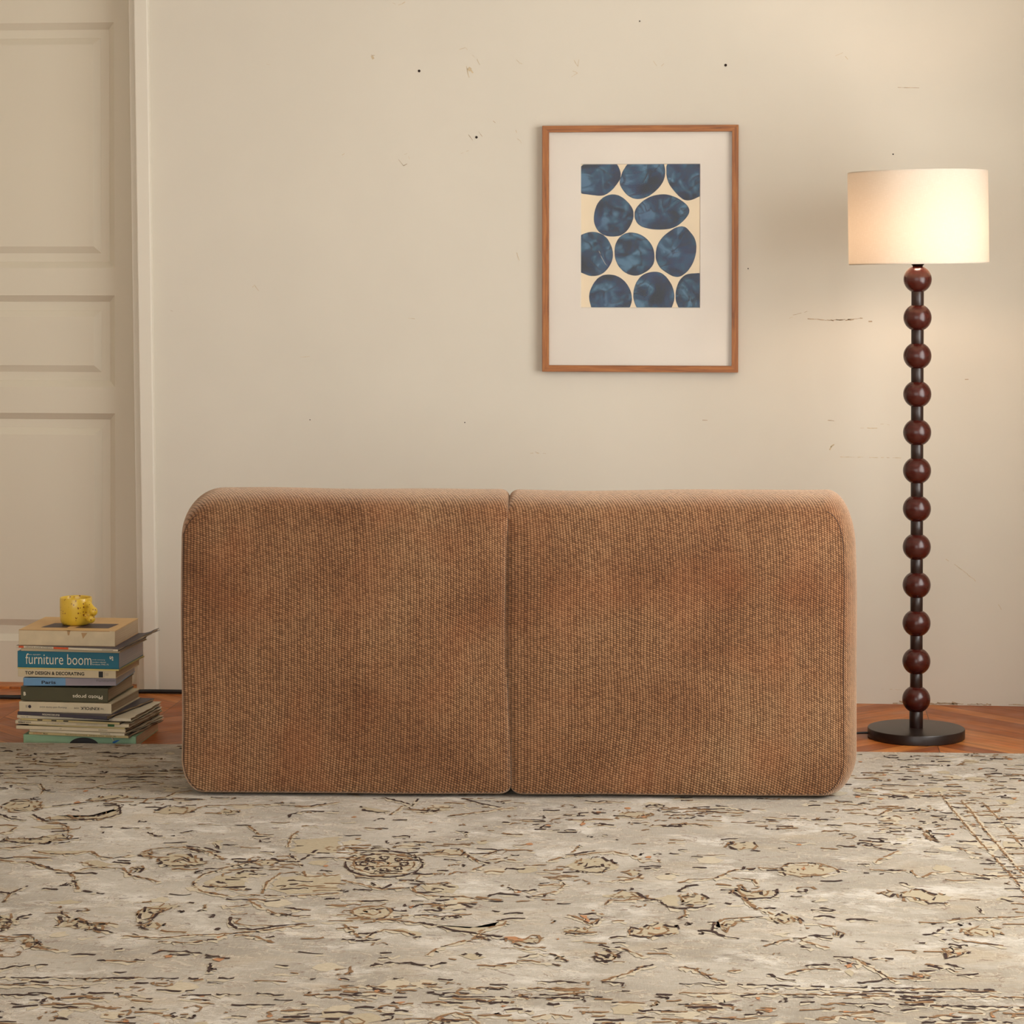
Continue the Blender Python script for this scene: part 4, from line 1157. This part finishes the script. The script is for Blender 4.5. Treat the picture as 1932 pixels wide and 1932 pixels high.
def shade_mat():
    m = NT('linen_shade'); co = m.coord(); s = m.sep(co)
    ang = m.math('MULTIPLY', m.math('ARCTAN2', s[1], s[0]), .18)
    wv = m.comb(ang, 0.0, s[2])
    a = m.noise(m.mapping(wv, (900, 1, 60)), 1, 2); b = m.noise(m.mapping(wv, (60, 1, 900)), 1, 2)
    h = m.math('ADD', a, b)
    col = m.mix(m.ramp(h, [(.8, BW(0)), (1.2, BW(.25))]), srgb(226, 220, 210), srgb(204, 194, 178))
    df = m.n('ShaderNodeBsdfDiffuse'); tl = m.n('ShaderNodeBsdfTranslucent'); m.l(col, df.inputs[0]); m.l(col, tl.inputs[0])
    mx = m.n('ShaderNodeMixShader'); mx.inputs[0].default_value = .5; m.l(df.outputs[0], mx.inputs[1]); m.l(tl.outputs[0], mx.inputs[2])
    m.l(mx.outputs[0], m.out.inputs[0]); return m.m
bm = bmesh.new(); SR, SH = .1815, .2385; T = .0012
lathe(bm, [(SR, 0), (SR, SH), (SR-T, SH), (SR-T, 0)], 128, close=True)
flat_normals(bm)
sh = from_bm('lamp_shade', bm, shade_mat(), lamp, True, (.0025, 0, 1.2435), (0, R(-.9), 0)); autosmooth(sh)
for z in (.0, SH):
    bm = bmesh.new(); pts = [((SR-.0025)*math.cos(2*PI*i/96), (SR-.0025)*math.sin(2*PI*i/96), z) for i in range(97)]
    tube(bm, pts, .0018, 8)
    if z == 0:
        for k in range(3):
            an = 2*PI*k/3+.5; tube(bm, [(.019*math.cos(an), .019*math.sin(an), .022), (.12*math.cos(an), .12*math.sin(an), .022), ((SR-.003)*math.cos(an), (SR-.003)*math.sin(an), .002)], .0014, 6)
        lathe(bm, [(.019, .019), (.022, .019), (.022, .025), (.019, .025)], 24, close=True)
    from_bm('shade_ring', bm, plain('white_wire', (214, 205, 190), .5), sh, True)
M['cable'] = plain('black_rubber', (18, 16, 16), .5)
bm = bmesh.new()
tube(bm, smooth_path([(-.118, -.012, .012), (-.15, -.012, .0105), (-.20, -.01, .0045), (-.26, .0, .0032), (-.34, .05, .0032), (-.42, .16, .0032), (-.55, .30, .0032), (-.8, .40, .0032)]), .003, 8)
from_bm('power_cord', bm, M['cable'], lamp, True)

# black cable along the foot of the wall
bm = bmesh.new()
tube(bm, smooth_path([(-2.6, -.185, .0065), (-2.2, -.180, .0065), (-2.14, -.176, .0065), (-2.0, -.150, .0065), (-1.88, -.075, .0065), (-1.81, -.045, .0065), (-1.70, -.040, .0065), (-1.5, -.036, .0065), (-1.1, -.03, .0065), (-.6, -.03, .0065)]), .006, 8)
cb = from_bm('cable', bm, M['cable'], None, True)
tag(cb, 'black cable lying on the wooden floor along the foot of the wall behind the books', 'cable')

# ================================================================= books
def page_mat(name, a, b):
    m = NT(name); s = m.sep(m.coord()); 
    n = m.noise(m.comb(m.math('MULTIPLY', s[0], 4.0), m.math('MULTIPLY', s[1], 4.0), m.math('MULTIPLY', s[2], 1400.0)), 1, 2)
    n2 = m.noise(m.coord(), 14, 3)
    m.set(Base_Color=m.mix(m.ramp(n2, [(.3, BW(0)), (.7, BW(.3))]), m.ramp(n, [(.3, srgb(*a)), (.7, srgb(*b))]), srgb(*a)), Roughness=.85); m.bump(n, .25, .0008); return m.m
M['pg_warm'] = page_mat('pages_warm', (176, 148, 116), (220, 198, 166))
M['pg_cool'] = page_mat('pages_cool', (168, 164, 164), (214, 208, 204))
M['pg_grey'] = page_mat('pages_grey', (140, 120, 96), (196, 174, 144))
M['ink'] = plain('black_ink', (26, 24, 24), .6)
M['cream_ink'] = plain('cream_ink', (228, 220, 196), .6)
M['grey_ink'] = plain('grey_ink', (104, 98, 100), .6)
TXT = {}
def text_mesh(s, bold=0, shear=0):
    c = bpy.data.curves.new('lettering', 'FONT'); c.body = s; c.resolution_u = 3; c.offset = bold; c.shear = shear; c.size = 1
    o = bpy.data.objects.new('lettering', c); COL.objects.link(o)
    dg = bpy.context.evaluated_depsgraph_get(); me = bpy.data.meshes.new_from_object(o.evaluated_get(dg))
    bpy.data.objects.remove(o); bpy.data.curves.remove(c)
    return me
def spine_text(book, s, x0, x1, z0, z1, mat, y=-.0008, flip=False, bold=0, shear=0, name='title', vert=False):
    me = text_mesh(s, bold, shear)
    if not me.vertices: return
    mnx = min(v.co.x for v in me.vertices); mxx = max(v.co.x for v in me.vertices); mny = min(v.co.y for v in me.vertices); mxy = max(v.co.y for v in me.vertices)
    for v in me.vertices:
        u = (v.co.x-mnx)/(mxx-mnx); t = (v.co.y-mny)/(mxy-mny)
        if vert: u, t = t, 1-u
        if flip: u, t = 1-u, 1-t
        v.co = Vector((x0+(x1-x0)*u, y, z0+(z1-z0)*t))
    # faces must look towards -y
    me.materials.append(mat); me.update()
    if me.polygons and sum(p.normal.y*p.area for p in me.polygons) > 0: me.flip_normals()
    o = bpy.data.objects.new(name, me); link(o, book)
    return o
def patch(book, name, x0, x1, z0, z1, mat, y=-.0006):
    bm = bmesh.new(); box(bm, x0, x1, y, y+.0005, z0, z1); flat_normals(bm); return from_bm(name, bm, mat, book)
def xpx(px): return -1.9899+.0013995*px
def book(name, label, cat, xl, xr, zb, zt, depth, cover, pages, rz=0, yo=-.785, ct=.0018, hard=False, rough=.45, zr=0, curl=0, spine_mat=None, loose=0):
    """book lying flat; xl..xr = spine ends along the wall, zb..zt = height of its under and upper side"""
    if zb > 0: zb += .0085; zt += .0085
    yo -= .06
    b = empty(name, (xpx(xl), yo, zb), R(rz)); b.rotation_euler = (0, -zr, R(rz)); tag(b, label, cat)
    w = xpx(xr)-xpx(xl); h = zt-zb; o = .003 if hard else .0004
    nx, ny = (14, 10) if (curl or loose) else (3, 3)
    def lift(x, y):
        if not curl: return 0
        tx = max(0, (x/w-.80)/.20); ty = max(0, min(1, y/depth)); return curl*tx*tx*ty
    def slab(bm, x0, x1, y0, y1, z0, z1, mi=0, wav=0):
        g = {}
        for i in range(nx+1):
            for j in range(ny+1):
                x = x0+(x1-x0)*i/nx; y = y0+(y1-y0)*j/ny; l = lift(x, y)
                for k, z in ((0, z0), (1, z1)):
                    xx = x
                    if wav and i == nx: xx += wav*(noise.noise(Vector((y*30, z*300, w*50))))
                    g[i, j, k] = bm.verts.new((xx, y, z+l))
        for i in range(nx):
            for j in range(ny):
                bm.faces.new((g[i,j,1], g[i+1,j,1], g[i+1,j+1,1], g[i,j+1,1])); bm.faces.new((g[i,j,0], g[i,j+1,0], g[i+1,j+1,0], g[i+1,j,0]))
        for i in range(nx):
            bm.faces.new((g[i,0,0], g[i+1,0,0], g[i+1,0,1], g[i,0,1])); bm.faces.new((g[i,ny,0], g[i,ny,1], g[i+1,ny,1], g[i+1,ny,0]))
        for j in range(ny):
            bm.faces.new((g[0,j,0], g[0,j,1], g[0,j+1,1], g[0,j+1,0])); bm.faces.new((g[nx,j,0], g[nx,j+1,0], g[nx,j+1,1], g[nx,j,1]))
    bm = bmesh.new()
    slab(bm, 0, w, 0, depth, 0, ct, wav=loose); slab(bm, 0, w, 0, depth, h-ct, h, wav=loose)
    from_bm('cover', bm, cover, b)
    bm = bmesh.new(); box(bm, 0, w, -.0004, ct, 0, h, bev=min(.0016, h*.2), seg=3); flat_normals(bm)
    from_bm('spine', bm, spine_mat or cover, b)
    if h > .014 or not loose:
        bm = bmesh.new(); slab(bm, o, w-o, ct, depth-o, ct, h-ct); flat_normals(bm); from_bm('pages', bm, pages, b)
    else:
        # magazine leaves fanned a little
        bm = bmesh.new(); k = 3; t = (h-2*ct)/k
        for i in range(k): slab(bm, o, w-o-rnd.uniform(0, .004), ct, depth-rnd.uniform(0, .006), ct+i*t+.0001, ct+(i+1)*t-.0001, wav=loose)
        flat_normals(bm); from_bm('pages', bm, pages, b)
    return b, w, h
rnd = random.Random(8)
c_ = lambda n, rgb, ro=.5, va=.05: plain(n, rgb, ro, va, 30)
cream = c_('cream_cover', (206, 190, 156)); cream2 = c_('ivory_cover', (212, 198, 168)); ltan = c_('tan_cover', (204, 168, 118), .6)
CURLM = c_('magazine_cover_dark', (66, 60, 72))
# from the floor upwards
b, w_, h_ = book('book', 'mint green book at the bottom of the pile with a dark half circle', 'book', 43.5, 256, 0, .0268, .235, c_('mint_cover', (140, 176, 140)), M['pg_warm'])
bm = bmesh.new(); n = 28; xc = xpx(158)-xpx(43.5); vs = [bm.verts.new((xc+.0395*math.cos(PI*i/n), -.0010, .0005+.0215*math.sin(PI*i/n))) for i in range(n+1)]; bm.faces.new(vs); from_bm('spine_emblem', bm, c_('black_print', (22, 20, 18)), b)
bm = bmesh.new()
vs = [bm.verts.new((xpx(q[0])-xpx(43.5), -.0014, q[1])) for q in ((211, .0095), (216, .0085), (226, .0175), (219, .0165), (213, .013))]; bm.faces.new(vs); from_bm('bookmark', bm, c_('blue_ribbon', (20, 96, 160)), b)
bm = bmesh.new(); tube(bm, smooth_path([(xpx(208)-xpx(43.5), -.003, .0268), (xpx(211)-xpx(43.5), -.0035, .023), (xpx(213)-xpx(43.5), -.003, .020), (xpx(214)-xpx(43.5), -.003, .015)]), [.0012]*19, 6); from_bm('thread', bm, M['cream_ink'], b)
def mag(label, xl, xr, zb, zt, cover, rz=0, spine=None, curl=0, depth=.275, yo=-.785, zr=0, loose=.006, pages='pg_grey'):
    return book('magazine', label, 'magazine', xl, xr, zb, zt, depth, cover, M[pages], rz, yo, .0008, False, .35, zr, curl, spine, loose)
yel = c_('straw_cover', (200, 182, 130)); whit = c_('white_cover', (214, 204, 180)); dk = c_('dark_cover', (52, 44, 38))
b, w_, h_ = mag('straw-coloured magazine with small dark and red lettering, lying directly on the mint book', 54, 248, .0187, .0257, dk, -6, yel, 0, .26)
spine_text(b, 'INTERIORS', .012, .036, .002, .0052, c_('red_ink', (176, 60, 40))); spine_text(b, 'Maison', .040, .052, .002, .0052, M['ink'], bold=.02); spine_text(b, 'THE ENGLISH COTTAGE', .100, .160, .002, .0050, M['ink']); spine_text(b, 'SPECIAL ISSUE', .165, .238, .002, .0048, M['ink'])
b, w_, h_ = mag('cream magazine with short dark title at its right end, second above the mint book', 55, 243, .0262, .0322, whit, -8, whit, 0, .27)
spine_text(b, 'RESIDENCE', .197, .224, .0015, .0044, M['ink'])
b, w_, h_ = mag('thick cream magazine jutting out left, third above the mint book', 30.5, 242, .0327, .0425, dk, -5, cream2, 0, .27, yo=-.787)
spine_text(b, 'DESIGN', .224, .247, .003, .0062, M['ink']); spine_text(b, 'xx', .118, .124, .0035, .006, M['grey_ink'])
b, w_, h_ = mag('thin yellowish magazine sandwiched under the one with a green tag', 53.5, 242, .0429, .0462, yel, -7, yel, 0, .27)
b, w_, h_ = mag('cream magazine with bold black title at left and green tag on its spine', 29, 249, .0466, .0548, whit, -5, cream2, 0, .265, yo=-.787)
spine_text(b, 'IDEAT', .008, .028, .0022, .0062, M['ink'], bold=.03); spine_text(b, '理想家', .029, .043, .0022, .0062, M['ink']); spine_text(b, 'DE LA MER AU CIEL DESIGN', .086, .135, .003, .0055, M['grey_ink']); spine_text(b, 'MAI JUIN 2019  ART ET DECO', .166, .224, .003, .0052, M['grey_ink'])
patch(b, 'tag', .2505-.0, .2685, .0008, .0072, c_('green_tag', (38, 92, 44)))
b.children  # tag sits on the spine
b, w_, h_ = mag('dark-edged thin magazine just above the one with the green tag', 39, 234, .0552, .0606, dk, -8, yel, 0, .27)
for q in (.046, .085, .118): patch(b, 'spine_mark', q, q+.014, .0012, .0042, M['ink'])
b, w_, h_ = mag('long white magazine with black band on spine, three below the dark green book', 32, 251, .0610, .0690, whit, -4, whit, 0, .255, yo=-.786)
bm = bmesh.new(); vs = [bm.verts.new(p) for p in ((.150, -.001, .0045), (.248, -.001, .0015), (.248, -.001, .0062), (.185, -.001, .0076), (.160, -.001, .0076))]; bm.faces.new(vs); from_bm('spine_band', bm, M['ink'], b)
spine_text(b, 'INTERNI', .186, .206, .0030, .0056, M['cream_ink'], y=-.0014); spine_text(b, 'Issue 28', .010, .030, .002, .005, M['grey_ink'])
b, w_, h_ = mag('dark plum magazine with white slanted title, under the ivory hardback', 33, 214, .0694, .0774, CURLM, -11, CURLM, 0, .285)
spine_text(b, 'ELLE DECORATION', .070, .120, .0022, .0066, M['cream_ink'], flip=True, bold=.02, shear=.3)
b, w_, h_ = book('book', 'ivory hardback with small upside-down lettering and a black dot, under the dark green book', 'book', 35.5, 212.5, .0778, .1035, .245, cream2, M['pg_grey'], -3, hard=True, ct=.0025)
bm = bmesh.new(); bmesh.ops.create_circle(bm, cap_ends=True, segments=24, radius=.0042, matrix=Matrix.Translation((.029, -.0010, .0135)) @ Matrix.Rotation(R(90), 4, 'X')); from_bm('spine_emblem', bm, c_('dark_dot', (40, 34, 48)), b)
spine_text(b, 'KINFOLK', .1650, .2150, .0085, .0165, M['ink'], flip=True, bold=.015); spine_text(b, 'THE', .219, .2275, .0105, .0145, M['ink'], flip=True); spine_text(b, 'HOME', .1480, .1605, .0105, .0145, M['ink'], flip=True); spine_text(b, 'Relaxing with home work', .055, .1290, .0100, .0165, M['grey_ink'], flip=True, shear=.4)
patch(b, 'spine_mark', .0185, .0195, .0100, .0170, M['grey_ink']); patch(b, 'spine_mark', .0215, .0225, .0100, .0170, M['grey_ink'])
b, w_, h_ = book('book', 'thick dark olive green book with upside-down cream title, mid pile', 'book', 38.5, 204, .1060, .1420, .245, c_('olive_cover', (76, 72, 46), .55), M['pg_grey'], -1, hard=True, ct=.0028, yo=-.783, zr=-.004)
spine_text(b, 'Photo props', .1380, .2170, .0080, .0205, M['cream_ink'], flip=True, bold=.01); spine_text(b, 'B', .0075, .0135, .0130, .0225, M['cream_ink'], bold=.04); 
b, w_, h_ = book('book', 'blue and lavender-grey paperback with black serif title, on the dark green book', 'book', 45, 218, .1455, .1655, .225, c_('sky_cover', (112, 158, 196), .4), M['pg_cool'], 2, yo=-.790, zr=.010, spine_mat=c_('sky_spine', (104, 150, 190), .4))
patch(b, 'grey_spine_half', (xpx(124)-xpx(45)), w_-.0002, .0003, h_-.0003, c_('lavender_spine', (152, 142, 150)), y=-.0008)
spine_text(b, 'Paris', .0480, .0850, .0045, .0130, M['ink'], bold=.02, y=-.0012); spine_text(b, 'Flammarion', .1920, .2400, .0105, .0160, M['grey_ink'], y=-.0014)
b, w_, h_ = book('book', 'cream paperback with bold black capitals on its spine, fourth book from the top', 'book', 34.5, 220, .1685, .1885, .225, cream, M['pg_warm'], -1, zr=.0, yo=-.788)
spine_text(b, 'TOP DESIGN & DECORATING', .0190, .1760, .0058, .0148, M['ink'], bold=.03)
patch(b, 'spine_emblem', .2140, .2255, .0020, .0172, M['ink']); patch(b, 'spine_mark', .2290, .2298, .0030, .0165, M['grey_ink']); patch(b, 'spine_mark', .2335, .2343, .0060, .0140, M['grey_ink']); patch(b, 'spine_mark', .2375, .2383, .0060, .0140, M['grey_ink'])
b, w_, h_ = mag('thin pale yellow booklet right beneath the teal book', 33, 226, .1888, .1920, c_('lemon_cover', (214, 196, 120)), -2, None, 0, .235, yo=-.786, loose=.002)
b, w_, h_ = book('book', 'thick teal book with large pale lowercase title on its spine', 'book', 33.5, 225.5, .1925, .2345, .235, c_('teal_cover', (6, 104, 128), .4), M['pg_cool'], -1, ct=.0018, yo=-.787)
spine_text(b, 'furniture boom', .0215, .1960, .0090, .0365, M['cream_ink'], bold=-.004); spine_text(b, 'lars dybdahl', .0300, .0610, .0315, .0350, M['cream_ink']);
for i, s in enumerate(('furniture 1945–75', 'modern danish', 'mid-century')): spine_text(b, s, .1985, .1985+(.043, .036, .034)[i], .0095+i*.0058, .0130+i*.0058, M['cream_ink'])
spine_text(b, "S'", .2440, .2540, .0220, .0330, M['cream_ink'], bold=.03, vert=True)
b, w_, h_ = mag('thin beige booklet lying on top of the teal book', 40, 229, .2350, .2425, cream, -3, cream, 0, .235, loose=.002, pages='pg_warm')
b, w_, h_ = mag('white magazine with orange blocks on its spine, under the topmost book', 31, 232, .2430, .2490, CURLM, -8, whit, .016, .28, yo=-.787, loose=.008)
for x0, x1 in ((.007, .021), (.104, .145)): patch(b, 'orange_block', x0, x1, .0004, .0056, c_('orange_print', (208, 92, 48), .5, .2))
spine_text(b, 'DECO & HOME ACCENTS', .027, .100, .0015, .0045, M['ink']); spine_text(b, 'HANDMADE', .238, .268, .0015, .0045, M['ink'])
b, w_, h_ = book('book', 'thick worn book with blank cream spine and tan cover, topmost of the pile', 'book', 35.4, 217, .2495, .2895, .240, ltan, M['pg_warm'], 0, ct=.0022, spine_mat=c_('worn_cream_spine', (208, 190, 156), .6, .08))
bm = bmesh.new()
for pts in (((.045,.045), (.115,.045), (.115,.125), (.060,.125)), ((.135,.045), (.225,.045), (.232,.125), (.150,.125))):
    bm.faces.new([bm.verts.new((x, y, h_+.0004)) for x, y in pts])
from_bm('cover_picture', bm, c_('dark_print', (70, 56, 60)), b)
bm = bmesh.new()
for pts in (((.128,h_), (.137,h_), (.134,h_-.012), (.130,h_-.013)), ((.1655,h_-.006), (.1655+.016,h_-.006), (.170,h_-.021)), ((.002,h_), (.24,h_), (.24,h_-.0018), (.002,h_-.0012))):
    bm.faces.new([bm.verts.new((x, -.0010, z)) for x, z in pts])
from_bm('spine_tear', bm, c_('torn_board', (176, 140, 96)), b)

# ================================================================= mug
mug = empty('mug', (-1.8190, -.737, .2985), 0)
tag(mug, 'small yellow speckled ceramic mug with a knobbly handle on the topmost book', 'mug')
def mug_mat():
    m = NT('speckled_yellow_glaze'); co = m.coord()
    v = m.n('ShaderNodeTexVoronoi'); m.l(co, v.inputs['Vector']); v.inputs['Scale'].default_value = 170
    s1 = m.math('LESS_THAN', v.outputs['Distance'], m.math('MULTIPLY', m.sep(v.outputs['Color'])[0], .42))
    keep = m.math('GREATER_THAN', m.sep(v.outputs['Color'])[1], .45)
    col = m.mix(m.noise(co, 25, 3), srgb(226, 190, 60), srgb(216, 178, 50))
    col = m.mix(m.math('MULTIPLY', m.math('MULTIPLY', s1, keep), .9), col, srgb(120, 58, 20))
    m.set(Base_Color=col, Roughness=.3); m.b.inputs['Coat Weight'].default_value = .3; return m.m
MM = mug_mat()
bm = bmesh.new(); r0 = .0418
lathe(bm, [(0, 0), (.030, 0), (.0355, .002), (.0395, .008), (.0412, .018), (r0, .045), (r0, .0695), (r0-.0009, .0712), (r0-.0026, .0706), (r0-.0034, .068), (.0378, .02), (.034, .008), (.024, .005), (0, .0045)], 64)
flat_normals(bm); from_bm('cup', bm, MM, mug, True)
# knobbly handle: three rounded lobes fused into a loop
hd = Vector((math.cos(R(-33)), math.sin(R(-33)), 0))
bm = bmesh.new()
path = [(.0395, .0540, .0075), (.047, .0570, .0085), (.0540, .0550, .0068), (.0620, .0470, .0078), (.0680, .0400, .0108), (.0665, .0350, .0085), (.0600, .0270, .0058), (.0600, .0195, .0100), (.0540, .0165, .0085), (.0460, .0215, .0062), (.0390, .0245, .0080)]
pp = smooth_path([(p[0], p[2], p[1]) for p in path], 4)
for p in pp:
    c = hd*p.x+Vector((0, 0, p.z)); bmesh.ops.create_icosphere(bm, subdivisions=3, radius=p.y, matrix=Matrix.Translation(c))
me = bpy.data.meshes.new('tmp'); bm.to_mesh(me); bm.free(); to = bpy.data.objects.new('tmp', me); COL.objects.link(to)
rm = to.modifiers.new('r', 'REMESH'); rm.mode = 'VOXEL'; rm.voxel_size = .0012
sm = to.modifiers.new('s', 'SMOOTH'); sm.iterations = 6; sm.factor = .5
dg = bpy.context.evaluated_depsgraph_get(); hm = bpy.data.meshes.new_from_object(to.evaluated_get(dg)); bpy.data.objects.remove(to)
hm.materials.clear(); hm.materials.append(MM)
for p in hm.polygons: p.use_smooth = True
ho = bpy.data.objects.new('handle', hm); link(ho, mug)
